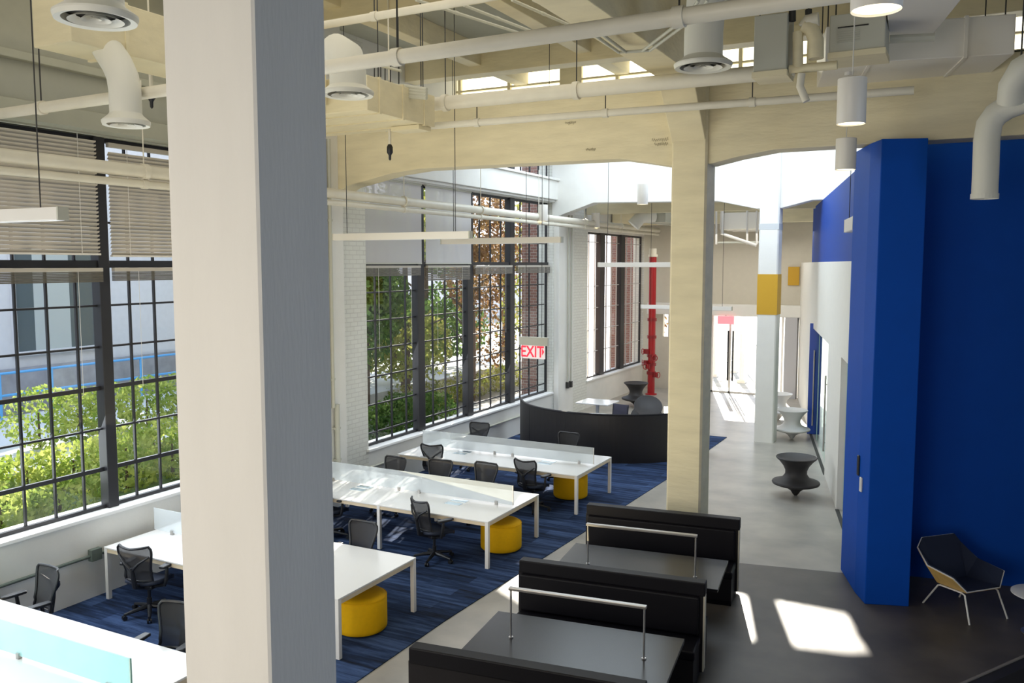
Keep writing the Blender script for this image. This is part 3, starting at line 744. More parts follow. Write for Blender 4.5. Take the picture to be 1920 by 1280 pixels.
# ---------------- mesh task chair
def make_chair():
    t = thing('task_chair', 'x', 'chair', (0, 0, 0.012), group='black mesh task chairs at the desks')
    # back: butterfly outline
    prof = [(0.52, 0.190), (0.60, 0.180), (0.68, 0.185), (0.76, 0.205), (0.84, 0.228), (0.90, 0.240), (0.95, 0.236), (0.985, 0.205)]
    def bp(u, z):
        w = 0
        for i in range(len(prof)-1):
            if prof[i][0] <= z <= prof[i+1][0]:
                f = (z-prof[i][0])/(prof[i+1][0]-prof[i][0]); w = prof[i][1]*(1-f)+prof[i+1][1]*f
        x = u*w
        y = -0.23-0.10*((z-0.52)/0.47)**1.2+0.075*u*u*(1.0 if z > 0.6 else 0.8)-0.02*math.sin((z-0.52)*6)
        return Vector((x, y, z))
    NU, NZ = 12, 14
    m = MB(); vs = []; fs = []
    for j in range(NZ+1):
        z = 0.52+0.464*j/NZ
        for i in range(NU+1):
            u = -1+2*i/NU
            dip = 0.0
            if j > NZ-3: dip = 0.022*(1-abs(u))**0.8*(j-NZ+3)/3
            p = bp(u, z); p.z -= dip; vs.append(p)
    for j in range(NZ):
        for i in range(NU):
            a = j*(NU+1)+i; fs.append((a, a+1, a+NU+2, a+NU+1))
    m.add(vs, fs); bk = m.build('backrest', MESHF, t, smooth=True)
    W = NU+1
    loop = [vs[i] for i in range(W)]+[vs[j*W+NU] for j in range(1, NZ+1)]+[vs[NZ*W+i] for i in range(NU-1, -1, -1)]+[vs[j*W] for j in range(NZ-1, 0, -1)]
    m = MB(); m.tube(loop, 0.016, 8, closed=True); m.build('back_frame', BLKPLASTIC, bk, smooth=True)
    m = MB()
    m.tube([(0, -0.10, 0.40), (0, -0.27, 0.46), (0, -0.30, 0.60), (0, -0.32, 0.72)], [0.035, 0.035, 0.028, 0.02], 8)
    for s in (-1, 1): m.tube([(0, -0.315, 0.68), (s*0.10, -0.325, 0.78), (s*0.215, -0.27, 0.86)], [0.018, 0.016, 0.012], 8)
    m.build('spine', BLKPLASTIC, t, smooth=True)
    # seat
    m = MB(); vs = []; fs = []
    for j in range(9):
        v = -1+j/4.0
        for i in range(9):
            u = -1+i/4.0
            k = (1-0.14*abs(v)**3)
            x = u*0.245*k*(1-0.06*(v < 0)*abs(v)); y = 0.02+v*0.235*(1-0.10*abs(u)**3)
            z = 0.455+0.022*u*u-0.035*max(0, v)**3*1.0+0.02*max(0, -v)**2
            vs.append((x, y, z))
    for j in range(8):
        for i in range(8): a = j*9+i; fs.append((a, a+1, a+10, a+9))
    m.add(vs, fs); m.build('seat', SEATF, t, smooth=True, solid=0.05)
    m = MB(); m.box(-0.13, -0.13, 0.37, 0.13, 0.12, 0.425); m.cyl((0, 0, 0.33), (0, 0, 0.38), 0.05)
    m.build('mechanism', BLKPLASTIC, t, bevel=0.015)
    for s in (-1, 1):
        m = MB(); m.tube([(s*0.13, -0.05, 0.40), (s*0.27, -0.05, 0.43), (s*0.295, -0.05, 0.50), (s*0.295, -0.03, 0.66)], [0.022, 0.024, 0.024, 0.02], 8)
        a = m.build('armrest', BLKPLASTIC, t, smooth=True)
        q = MB(); q.prism([(-0.04, -0.13), (0.04, -0.13), (0.05, -0.02), (0.045, 0.10), (0.02, 0.15), (-0.02, 0.15), (-0.045, 0.10), (-0.05, -0.02)], 'z', 0.66, 0.695)
        for v in q.v: v.x += s*0.285
        q.build('arm_pad', BLKPLASTIC, a, bevel=0.012)
    m = MB(); m.cyl((0, 0, 0.10), (0, 0, 0.22), 0.032); m.cyl((0, 0, 0.22), (0, 0, 0.35), 0.02); m.build('gas_lift', BLKPLASTIC, t, smooth=True)
    for i in range(5):
        a = i*2*PI/5+0.3
        m = MB(); m.tube([(0, 0, 0.115), (0.16*math.cos(a), 0.16*math.sin(a), 0.095), (0.31*math.cos(a), 0.31*math.sin(a), 0.07)], [0.034, 0.026, 0.018], 8)
        lg = m.build('leg', BLKPLASTIC, t, smooth=True)
        q = MB(); px, py = 0.31*math.cos(a), 0.31*math.sin(a); nx, ny = -math.sin(a), math.cos(a)
        for s in (-1, 1): q.cyl((px+nx*0.008*s, py+ny*0.008*s, 0.03), (px+nx*0.028*s, py+ny*0.028*s, 0.03), 0.03, n=12)
        q.cyl((px, py, 0.03), (px, py, 0.075), 0.009, n=8)
        q.build('caster', BLKPLASTIC, lg, smooth=True)
    return t
CH = [  # x, y, facing (degrees, 0 = towards +Y), label
    (-9.30, 5.92, 172, 'mesh task chair on the far side of the nearest desk, close to the wall conduit'),
    (-7.02, 5.86, 190, 'mesh task chair behind the nearest desk, half hidden by the huge column'),
    (-9.10, 7.42, 14, 'mesh task chair facing away, left of the huge column by a desk leg'),
    (-7.12, 9.05, 178, 'task chair whose plain grey back shows over the desk end right of the huge column'),
    (-6.95, 10.84, -24, 'mesh task chair standing turned at the near side of the third desk row'),
    (-9.05, 10.95, 0, 'task chair at the third desk row, just emerging from behind the huge column'),
    (-9.05, 12.55, 176, 'task chair dimly seen through the frosted screen of the third desk row, nearer the window'),
    (-8.15, 12.72, 186, 'task chair low behind the frosted screen of the third desk row, left of centre'),
    (-9.08, 14.31, 6, 'mesh task chair at the window end of the farthest desk, near side'),
    (-7.35, 12.9, 176, 'mesh task chair behind the frosted screen of the third desk row, right of centre'),
    (-6.80, 13.95, -8, 'mesh task chair beside the farthest yellow ottoman'),
    (-9.35, 16.25, 184, 'mesh task chair on the far side of the farthest desk, below the middle window'),
    (-7.15, 16.1, 178, 'task chair faintly seen through the screen of the farthest desk, against the dark curved screen'),
]
chair0 = make_chair()
for i, (x, y, a, lab) in enumerate(CH):
    c = chair0 if i == 0 else copy_tree(chair0)
    c.location = (x, y, 0.012); c.rotation_euler = (0, 0, math.radians(a)); c['label'] = lab

# ---------------- booths (turned 7 degrees)
BA = math.radians(7.0)
bx = Vector((math.cos(BA), math.sin(BA), 0)); by = Vector((-math.sin(BA), math.cos(BA), 0))
def booth_bench(cx, cy, lab, front, back, w=2.15):
    """bench: tall panel; front = seat on the viewer's side, back = seat on the far side"""
    t = thing('booth_bench', lab, 'bench', (cx, cy, 0), BA, group='dark booth benches')
    L = w/2
    m = MB(); m.box(-L-0.01, -0.06, 0.04, L-0.02, 0.06, 0.92); m.build('back_panel', BOOTH, t, bevel=0.004)
    m = MB(); m.box(-L, -0.075, 0.90, L, 0.075, 1.05); m.build('top_rail', BOOTHTOP, t, bevel=0.012)
    m = MB(); m.box(L-0.02, -0.055, 0.05, L-0.004, 0.055, 0.90); m.build('sunlit_end_edge', CREAMEDGE, t)  # pale strip, sunlight on the panel end put into its colour
    m = MB(); m.box(-L+0.03, -0.5 if front else -0.07, 0.0, L-0.05, 0.5 if back else 0.07, 0.07); m.build('plinth', BOOTHTOP, t)
    for f, s in ((front, -1), (back, 1)):
        if f:
            a, b = sorted((s*0.06, s*0.52))
            m = MB(); m.box(-L+0.02, a, 0.07, L-0.05, b, 0.36); m.build('seat_base', BOOTH, t)
            m = MB(); m.box(-L+0.01, a, 0.36, L-0.04, b+0.0, 0.46); m.build('seat', BOOTHTOP, t, bevel=0.02)
            a, b = sorted((s*0.06, s*0.13))
            m = MB(); m.box(-L+0.03, a, 0.48, L-0.06, b, 0.90); m.build('back_cushion', BOOTHTOP, t, bevel=0.015)
    return t
booth_bench(-3.24, 6.46, 'dark booth bench panel across the bottom edge, nearest the viewer', False, True)
booth_bench(-3.40, 8.98, 'dark double-sided booth bench between the two booth tables', True, True)
booth_bench(-3.60, 11.52, 'dark booth bench closing the rear booth in front of the cream column', True, False)
def booth_table(cx, cy, lab, w=2.02, d=1.06):
    t = thing('booth_table', lab, 'table', (cx, cy, 0), BA, group='dark booth tables')
    m = MB(); m.box(-w/2, -d/2, 0.69, w/2, d/2, 0.73); m.build('table_top', BOOTHTAB, t, bevel=0.003)
    m = MB(); m.box(-w/2+0.25, -0.06, 0.03, w/2-0.25, 0.06, 0.69); m.build('pedestal', BOOTH, t)
    m = MB(); m.box(-w/2+0.2, -0.22, 0.0, w/2-0.2, 0.22, 0.03); m.build('base', BOOTHTOP, t)
booth_table(-3.27, 7.64, 'long dark booth table nearest the viewer, reflecting the sky')
booth_table(-3.43, 10.16, 'long dark table of the rear booth')
def booth_lamp(p, w, h, lab):
    t = thing('table_lamp', lab, 'lamp', (p.x, p.y, 0.73), BA, group='bar lamps on the booth tables')
    for x in (0, w):
        m = MB(); m.cyl((x, 0, 0), (x, 0, h), 0.010); k = m.build('post', CHROME, t, smooth=True)
        q = MB(); q.cyl((x, 0, 0), (x, 0, 0.012), 0.024); q.build('foot', CHROME, k, smooth=True)
    m = MB(); m.box(-0.02, -0.028, h-0.012, w+0.02, 0.028, h+0.018); m.build('light_bar', CHROME, t, bevel=0.006)
booth_lamp(onz(958, 1195, .73), 1.36, 0.51, 'metal bar lamp on two posts on the nearest booth table')
booth_lamp(onz(1102, 1057, .73), 1.34, 0.51, 'metal bar lamp on two posts on the rear booth table')

# ---------------- curved screen and the things behind it
t = thing('curved_screen', 'dark curved freestanding screen wall behind the farthest desk', 'screen', (-7.62, 20.4, 0.012))
R = 2.42
def arc(a0, a1, n): return [math.radians(a0+(a1-a0)*i/n) for i in range(n+1)]
m = MB(); A = arc(206, 356, 48)
for i in range(len(A)-1):
    a, b = A[i], A[i+1]
    q = [(R*math.cos(a), R*math.sin(a)), (R*math.cos(b), R*math.sin(b)), ((R-0.07)*math.cos(b), (R-0.07)*math.sin(b)), ((R-0.07)*math.cos(a), (R-0.07)*math.sin(a))]
    m.prism(q, 'z', 0.0, 1.08)
m.build('panel', mat('dark_curved_laminate', (0.017,0.015,0.016), 0.5), t)
m = MB(); m.tube([((R-0.035)*math.cos(a), (R-0.035)*math.sin(a), 1.085) for a in A], 0.035, 8); m.build('top_rail', BOOTHTOP, t, smooth=True)
for a in (math.radians(232), math.radians(262), math.radians(292), math.radians(322)):
    m = MB(); m.box(-0.004, -0.004, 0.02, 0.004, 0.004, 1.05, Matrix.Translation(((R)*math.cos(a), (R)*math.sin(a), 0))); m.build('seam', BLKPLASTIC, t)
# white table inside
t = thing('meeting_table', 'white table inside the curved screen below the far window', 'table', (-8.75, 22.0, 0))
m = MB(); m.box(-0.48, -0.42, 0.70, 0.48, 0.42, 0.735); m.build('table_top', TABLEW, t, bevel=0.01)
m = MB(); m.cyl((0, 0, 0.02), (0, 0, 0.70), 0.05); m.lathe([(0.26, 0), (0.26, 0.02), (0.05, 0.04)], n=24); m.build('pedestal', LEGW, t, smooth=True)
t = thing('meeting_table', 'low white table edge just showing over the curved screen', 'table', (-7.9, 19.6, 0.012))
m = MB(); m.lathe([(0.0001, 0.69), (0.62, 0.69), (0.64, 0.71), (0.62, 0.73), (0.0001, 0.73)], n=40); m.build('table_top', TABLEW, t)
m = MB(); m.cyl((0, 0, 0.02), (0, 0, 0.69), 0.05); m.lathe([(0.3, 0), (0.3, 0.02), (0.05, 0.04)], n=24); m.build('pedestal', LEGW, t, smooth=True)
def side_chair(x, y, a, mt, lab):
    t = thing('side_chair', lab, 'chair', (x, y, 0.012), math.radians(a), group='square-backed chairs inside the curved screen')
    m = MB(); m.box(-0.22, -0.25, 0.44, 0.22, 0.22, 0.475); m.build('seat', mt, t, bevel=0.01)
    m = MB(); m.prism([(-0.24, 0.55), (-0.29, 0.93), (-0.265, 0.935), (-0.215, 0.55)], 'x', -0.235, 0.235); m.build('backrest', mt, t, bevel=0.008)
    for sx in (-1, 1):
        m = MB(); m.tube([(sx*0.21, 0.2, 0), (sx*0.21, 0.18, 0.44)], 0.012, 8); m.build('leg', BLKPLASTIC, t)
        m = MB(); m.tube([(sx*0.21, -0.28, 0), (sx*0.21, -0.22, 0.46), (sx*0.215, -0.26, 0.9)], 0.012, 8); m.build('leg', BLKPLASTIC, t)
side_chair(-8.55, 19.0, -14, mat('brown_mesh', (0.10,0.075,0.065), 0.7), 'brown square-backed chair, left one over the curved screen rim')
side_chair(-7.62, 20.35, 168, mat('slate_mesh', (0.045,0.045,0.075), 0.7), 'dark slate square-backed chair in front of the white table inside the screen')

# ---------------- spinning-top stools
SPP = [(0.0001, 0.0), (0.03, 0.003), (0.055, 0.03), (0.10, 0.10), (0.20, 0.165), (0.36, 0.205), (0.44, 0.235), (0.452, 0.262), (0.44, 0.285), (0.34, 0.315), (0.25, 0.36), (0.205, 0.43),
       (0.205, 0.50), (0.245, 0.59), (0.315, 0.68), (0.375, 0.735), (0.388, 0.755), (0.375, 0.768), (0.30, 0.735), (0.20, 0.70), (0.0001, 0.685)]
def spun(x, y, mt, lab, tilt=(0, 0, 0), z=0.0):
    t = thing('spinning_stool', lab, 'stool', (x, y, z), group='spinning-top stools')
    t.rotation_euler = tilt
    m = MB(); m.lathe(SPP[:8], n=56, cap=False)
    m.build('base', mt, t, smooth=True)
    m = MB(); m.lathe(SPP[7:17], n=56, cap=False); m.build('body', mt, t, smooth=True)
    m = MB(); m.lathe(SPP[16:], n=56, cap=False); m.build('seat', mt, t, smooth=True)
    return t
spun(-2.70, 17.25, CHARC, 'charcoal spinning-top stool standing alone on the corridor floor')
spun(-3.72, 22.9, WHITEPL, 'pale grey spinning-top stool half hidden by the column with the ochre band')
spun(-9.0, 25.9, CHARC, 'black spinning-top stool standing upright in front of the red standpipe')
_q = onz(1212, 770, 0.45)
spun(_q.x, _q.y, CHARC, 'black spinning-top stool tipped over behind the curved screen', (math.radians(38), math.radians(20), 0), 0.10)
spun(-4.55, 25.6, WHITEPL, 'white spinning-top stool farther back beside the grey pier')

# ---------------- lounge chair : faceted shell on sled legs
t = thing('lounge_chair', 'navy lounge chair with pale plywood shell and white legs beside the blue wall', 'chair', (0.20, 12.42, 0), math.radians(-134))
# local: +Y forward, X to the chair's left/right
P = dict(a=(-0.27, 0.30, 0.38), b=(0.27, 0.30, 0.38), c=(-0.24, -0.20, 0.34), d=(0.24, -0.20, 0.34),
         e=(-0.27, -0.47, 0.85), f=(0.27, -0.47, 0.85), g=(-0.42, 0.22, 0.55), h=(0.42, 0.22, 0.55), i=(-0.42, -0.20, 0.58), j=(0.42, -0.20, 0.58), k=(-0.36, -0.44, 0.74), l=(0.36, -0.44, 0.74))
ks = list(P.keys()); V = [P[k] for k in ks]
fc = ['abdc', 'cdfe', 'acig', 'bhjd', 'ceki', 'djlf']
FI = [[ks.index(ch) for ch in q] for q in fc]
m = MB(); m.add(V, FI); o = m.build('shell', PLY, t); md = o.modifiers.new('thickness', 'SOLIDIFY'); md.thickness = 0.014; md.offset = 1
m = MB(); m.add(V, FI); o2 = m.build('upholstery', NAVY, t); md = o2.modifiers.new('thickness', 'SOLIDIFY'); md.thickness = 0.025; md.offset = -1
for ob in (o, o2):
    import bmesh
    b = bmesh.new(); b.from_mesh(ob.data); bmesh.ops.recalc_face_normals(b, faces=b.faces)
    b.normal_update()
    up_face = min(b.faces, key=lambda f: f.calc_center_median().z)
    if up_face.normal.z > 0: bmesh.ops.reverse_faces(b, faces=b.faces)
    b.to_mesh(ob.data); b.free()
rim = [P[k] for k in 'agikefljhb']
m = MB(); m.tube(rim, 0.009, 6, closed=True); m.build('rim', mat('pale_rim', (0.66,0.66,0.68), 0.4), t)
for s in (-1, 1):
    m = MB(); m.tube([(s*0.31, 0.40, 0.0), (s*0.27, 0.27, 0.33), (s*0.27, 0.22, 0.345), (s*0.25, -0.14, 0.315), (s*0.25, -0.18, 0.30), (s*0.31, -0.36, 0.0)], 0.011, 8)
    q = m.build('leg', LEGW, t, smooth=True)
# ---------------- round side table at the frame edge
t = thing('side_table', 'round white pedestal side table cut off by the right edge', 'table', (1.03, 12.03, 0))
m = MB(); m.lathe([(0.0001, 0.475), (0.31, 0.48), (0.33, 0.49), (0.33, 0.503), (0.32, 0.508), (0.0001, 0.508)], n=48); m.build('table_top', WHITEPL, t, smooth=True)
m = MB(); m.cyl((0, 0, 0.02), (0, 0, 0.48), 0.022); m.build('stem', CHROME, t, smooth=True)
m = MB(); m.lathe([(0.2, 0), (0.2, 0.012), (0.03, 0.03)], n=40); m.build('base', CHROME, t, smooth=True)

# ---------------- red standpipe
sp = onz(1222, 742, 0.0)
sp = ony(1222, 640, 28.6); sx, sy = sp.x, 28.6
ztop = ony(1220, 478, 28.6).z
t = thing('standpipe', 'tall red fire standpipe with valves beside the far window', 'pipe', (sx, sy, 0))
m = MB(); m.cyl((0, 0, 0.02), (0, 0, ztop), 0.125, n=20); m.build('riser', RED, t, smooth=True)
m = MB(); m.lathe([(0.2, 0), (0.2, 0.03), (0.13, 0.05)], n=20); m.build('base', RED, t)
m = MB(); m.cyl((0, 0, ztop), (0, 0, ztop+0.22), 0.12, n=20); m.lathe([(0.16, ztop-0.06), (0.16, ztop+0.02)], n=20); m.build('collar', PIPE, t)
for z in (0.75, 1.05, 1.35, 2.0, 2.6):
    m = MB(); m.lathe([(0.125, z-0.05), (0.16, z-0.05), (0.16, z+0.05), (0.125, z+0.05)], n=20); m.build('coupling', REDV, t)
for (z, dx, dy) in ((0.7, 0.28, -0.1), (1.1, -0.3, -0.1), (1.3, 0.2, -0.28), (1.0, -0.1, -0.33), (1.5, -0.25, -0.2)):
    m = MB(); m.cyl((0, 0, z), (dx*0.8, dy*0.8, z), 0.06, n=12); m.cyl((dx*0.6, dy*0.6, z-0.08), (dx*0.6, dy*0.6, z+0.08), 0.09, n=12)
    v = m.build('valve', REDV, t)
    q = MB(); d = Vector((dx, dy, 0)); d2 = d.cross(Vector((0, 0, 1))).normalized()
    q.tube([d+Vector((0, 0, z))+d2*0.10*math.cos(k*PI/8)+Vector((0, 0, 0.10*math.sin(k*PI/8))) for k in range(16)], 0.014, 6, closed=True)
    q.cyl(d*0.8+Vector((0, 0, z)), d+Vector((0, 0, z)), 0.014, n=6); q.build('handwheel', RED, v)

# ---------------- hanging exit sign
EY = 16.6
p0 = ony(980, 671, EY); p1 = ony(1022, 646, EY); g0 = ony(974, 646, EY); g1 = ony(1028, 633, EY)
t = thing('exit_sign', 'white EXIT sign with red letters and arrow hanging in front of the middle window', 'sign', ((p0.x+p1.x)/2, EY, p0.z))
hw = (p1.x-p0.x)/2; hh = p1.z-p0.z
m = MB(); m.box(-hw, -0.015, 0, hw, 0.015, hh); m.build('plate', mat('sign_white', (0.9,0.82,0.82), 0.4, emit=0.25, ecol=(1,0.85,0.85)), t, bevel=0.004)
m = MB(); m.box(g0.x-t.location.x, -0.03, g0.z-t.location.z, g1.x-t.location.x, 0.05, g1.z-t.location.z); m.build('housing', BOXM, t, bevel=0.005)
fc_ = bpy.data.curves.new('lettering', 'FONT'); fc_.body = 'EXIT'; fc_.size = hh*1.08; fc_.align_x = 'CENTER'; fc_.extrude = 0.002; fc_.offset = 0.006
fo = bpy.data.objects.new('lettering', fc_); COL.objects.link(fo); fo.parent = t; fo.location = (-hw*0.12, -0.018, hh*0.13); fo.rotation_euler = (PI/2, 0, 0)
REDL = mat('sign_red', (0.8,0.02,0.05), 0.5, emit=0.5, ecol=(1,0.05,0.1)); fc_.materials.append(REDL)
bpy.context.view_layer.update()
me_ = bpy.data.meshes.new_from_object(fo.evaluated_get(bpy.context.evaluated_depsgraph_get()))
lo = bpy.data.objects.new('lettering', me_); COL.objects.link(lo); lo.parent = t; lo.location = fo.location; lo.rotation_euler = fo.rotation_euler; lo.scale = (0.80, 1, 1)
bpy.data.objects.remove(fo); lo.name = 'lettering'
m = MB(); m.prism([(hw*0.76, hh*0.25), (hw*0.96, hh*0.5), (hw*0.76, hh*0.75)], 'y', -0.02, -0.014); m.build('arrow', REDL, t)
m = MB()
for s in (-1, 1): m.cyl((s*hw*0.7, 0, g1.z-t.location.z), (s*hw*0.7, 0, 7.9-t.location.z), 0.006, n=6)
m.build('cable', CABLE, t)
# ================================================================== CEILING SERVICES
def pipe(p0, p1, r, lab, mt=PIPE, hang=None, zc=8.75, name='pipe', every=2.4, cat='pipe'):
    p0 = Vector(p0); p1 = Vector(p1); L = (p1-p0).length; d = (p1-p0).normalized()
    t = thing(name, lab, cat, p0)
    m = MB(); m.cyl((0,0,0), p1-p0, r, n=14); m.build('run', mt, t, smooth=True)
    k = int(L/every)
    for i in range(k):
        c = d*(every*(i+0.5))
        q = MB(); q.cyl(c-d*0.04, c+d*0.04, r*1.25, n=14); b = q.build('coupling', mt, t, smooth=True)
        if hang:
            w = MB(); w.cyl(c+Vector((0, 0, r)), c+Vector((0, 0, zc-p0.z)), 0.008, n=6); w.build('hanger_rod', CABLE if hang == 'dark' else mt, b)
    return t
pipe((-8.0, 11.22, 6.9), (-1.95, 11.38, 6.9), 0.10, 'thick cream pipe running along just before the cream beam', hang='dark', every=2.1)
pipe((-7.5, 11.35, 6.6), (-0.6, 11.75, 6.6), 0.05, 'thin cream pipe below the thick one along the cream beam', hang='dark', zc=6.9, every=2.0)
pipe((-10.2, 6.22, 6.2), (3.5, 5.84, 6.2), 0.06, 'cream sprinkler main crossing the whole hall behind the huge column', hang='dark')
pipe((-9.6, 0.5, 5.72), (-9.6, 29.8, 5.68), 0.085, 'thick pale pipe running along the window wall', hang='light', zc=6.9, every=3.0)
pipe((-9.6, 0.5, 5.545), (-9.6, 29.8, 5.55), 0.05, 'thinner pale pipe under the thick one along the window wall', every=3.0)
a = onz(600, 55, 7.6); b = onz(860, 0, 7.6)
pipe((a.x-2, a.y-0.1, 7.6), (b.x+4, b.y, 7.6), 0.05, 'slim cream pipe highest up, right of the huge column', every=2.0, hang='dark')
# conduits over the ceiling
for i, (q0, q1) in enumerate((((960, 0), (1200, 105)), ((1000, 0), (1215, 98)), ((780, 0), (1015, 75)), ((870, 10), (1010, 64)))):
    A = onz(*q0, 7.9); B = onz(*q1, 7.9)
    pipe(A, B, 0.02, 'thin conduit under the concrete ceiling, %s' % ['outer of the pair by the big duct', 'inner of the pair by the big duct', 'longest one toward the windows', 'short one left of the big duct'][i], DUCT, name='conduit', every=1.5, cat='conduit')
# bent conduits
A = [onz(1110, 62, 7.0), onz(1160, 98, 7.0), onz(1205, 95, 7.0), onz(1290, 30, 7.0), onz(1310, 0, 7.0)]
t = thing('conduit', 'bent pair of conduits crossing the underside of the big duct', 'conduit', A[0])
m = MB(); m.tube([p-A[0] for p in A], 0.018, 8); m.build('run', DUCT, t, smooth=True)
m = MB(); m.tube([p-A[0]+Vector((0.08, 0.03, 0)) for p in A], 0.018, 8); m.build('run', DUCT, t, smooth=True)

# ---------------- ducts
def duct(x0, y0, z0, x1, y1, z1, lab, mt=DUCT, T=None, seams=3, axis='y'):
    c = Vector(((x0+x1)/2, (y0+y1)/2, z0)); t = thing('air_duct', lab, 'duct', c)
    m = MB(); m.box(x0-c.x, y0-c.y, 0, x1-c.x, y1-c.y, z1-z0)
    m.build('casing', mt, t, bevel=0.01)
    for i in range(seams):
        f = (i+0.5)/seams
        q = MB()
        if axis == 'y':
            yy = y0+(y1-y0)*f-c.y; q.box(x0-c.x-0.015, yy-0.02, -0.015, x1-c.x+0.015, yy+0.02, z1-z0+0.015)
        else:
            xx = x0+(x1-x0)*f-c.x; q.box(xx-0.02, y0-c.y-0.015, -0.015, xx+0.02, y1-c.y+0.015, z1-z0+0.015)
        q.build('seam', mt, t)
    m = MB()
    for sx in (x0-c.x+0.04, x1-c.x-0.04):
        for sy in (y0-c.y+0.3, y1-c.y-0.3): m.cyl((sx, sy, z1-z0), (sx, sy, 8.75-z0), 0.008, n=6)
    m.build('hanger_rod', CABLE, t)
    return t
d1 = duct(-8.12, 5.53, 6.6, -7.56, 9.25, 7.1, 'long rectangular duct with a pale underside, left of the huge column', BEAM)
m = MB(); m.cyl((-0.28, -3.1, 0.33), (-2.1, -3.1, 0.33), 0.24, n=20); m.build('branch', DUCT, d1, smooth=True)
duct(-9.0, 9.32, 6.5, -6.95, 10.95, 6.95, 'squat rectangular duct end right of the huge column', BEAM)
t = duct(-1.75, 11.45, 6.9, 0.3, 13.0, 7.35, 'wide rectangular duct above the blue pier', LAMPW, axis='x', seams=2); t.rotation_euler = (0, 0, math.radians(12))
A = [onz(1661, 0, 7.0), onz(1802, 0, 7.0), onz(1751, 63, 7.0), onz(1667, 67, 7.0)]
c = sum(A, Vector())/4; t = thing('air_duct', 'tapered duct box at the top edge beside the round lamp', 'duct', c)
m = MB(); m.prism([(p.x-c.x, p.y-c.y) for p in A], 'z', 0, 0.55); m.build('casing', LAMPW, t, bevel=0.01)
e0 = A[3]-c; e1 = A[2]-c
m = MB(); m.tube([e0+Vector((0, 0.02, -0.03)), e1+Vector((0, 0.02, -0.03))], 0.05, 8); m.build('flange', DUCT, t, smooth=True)
m = MB()
for p in A: m.cyl((p.x-c.x, p.y-c.y, 0.55), (p.x-c.x, p.y-c.y, 1.75), 0.008, n=6)
m.build('hanger_rod', CABLE, t)

def diffuser(px, py, rpx, dep, lab, path, rd):
    """round louvred ceiling diffuser; path = list of offsets for the drop duct"""
    p = CAM+ray(px, py)*dep; r = rpx*dep/F
    t = thing('ceiling_diffuser', lab, 'diffuser', p, group='round ceiling diffusers')
    m = MB(); m.lathe([(r, 0.03), (r*1.0, 0.045), (r*0.72, 0.10), (rd, 0.12)], n=40, cap=False); m.lathe([(r, 0.03), (r*0.96, 0.0), (r*0.80, 0.01), (r*0.76, 0.06)], n=40, cap=False)
    m.build('rim', WHITEPL, t, smooth=True)
    m = MB(); m.lathe([(r*0.80, 0.07), (0.0001, 0.07)], n=32, cap=False); m.build('throat', DARKM, t)
    for a, b, z in ((0.66, 0.46, 0.0), (0.36, 0.22, 0.005), (0.13, 0.0001, 0.01)):
        m = MB(); m.lathe([(r*a, z), (r*b, z+0.035)], n=32, cap=False); m.build('louvre', WHITEPL, t, smooth=True)
    pts = [Vector((0, 0, 0.1))]+[Vector(q) for q in path]
    m = MB(); m.tube(pts, rd, 20); m.build('drop_duct', WHITEPL, t, smooth=True)
    return t
PIPEW = mat('white_duct', (0.74,0.73,0.66), 0.45)
WHITEPL2 = PIPEW
_w = WHITEPL; WHITEPL = PIPEW
diffuser(180, 40, 75, 6.0, 'large round diffuser at the top left, bent duct to its right', [(0, 0, 0.30), (0.10, 0.02, 0.42), (0.26, 0.05, 0.46), (0.5, 0.1, 0.46)], 0.19)
diffuser(237, 236, 43, 8.5, 'small round diffuser low on the left above the blinds', [(0, 0, 0.33), (-0.05, 0.02, 0.48), (-0.16, 0.05, 0.62), (-0.36, 0.1, 0.80), (-0.45, 0.12, 1.0)], 0.15)
diffuser(653, 180, 48, 9.0, 'round diffuser just right of the huge column', [(0, 0, 0.25), (-0.06, 0.05, 0.40), (-0.25, 0.1, 0.50)], 0.19)
diffuser(1318, 128, 54, 9.0, 'round diffuser under the big duct above the second column', [(0, 0, 0.35), (0.02, 0.0, 0.7), (0.06, 0, 0.9)], 0.20)
WHITEPL = _w
# round duct with flexible elbow by the blue wall
Y0 = 11.6
pts = [ony(1846, 368, Y0), ony(1848, 320, Y0), ony(1850, 262, Y0), ony(1855, 232, Y0), ony(1868, 214, Y0), ony(1890, 200, Y0), ony(1930, 185, Y0-0.1), ony(1990, 165, Y0-0.3)]
t = thing('round_duct', 'fat white round duct bending down in front of the blue wall', 'duct', pts[0])
m = MB(); m.tube([p-pts[0] for p in pts], 0.14, 24); m.build('run', PIPEW, t, smooth=True)
m = MB(); m.lathe([(0.15, -0.03), (0.15, 0.03)], n=24, cap=False); m.build('end_ring', PIPEW, t)
pts2 = [ony(1895, 190, Y0-0.3), ony(1898, 160, Y0-0.4), ony(1915, 130, Y0-0.5), ony(1950, 110, Y0-0.5)]
m = MB(); m.tube([p-pts[0] for p in pts2], 0.14, 20); m.build('flexible_bend', PIPEW, t, smooth=True)
m = MB(); m.cyl((0.3, 0, 0.95), (0.3, 0, 8.75-pts[0].z), 0.01, n=6); m.build('hanger_rod', CABLE, t)
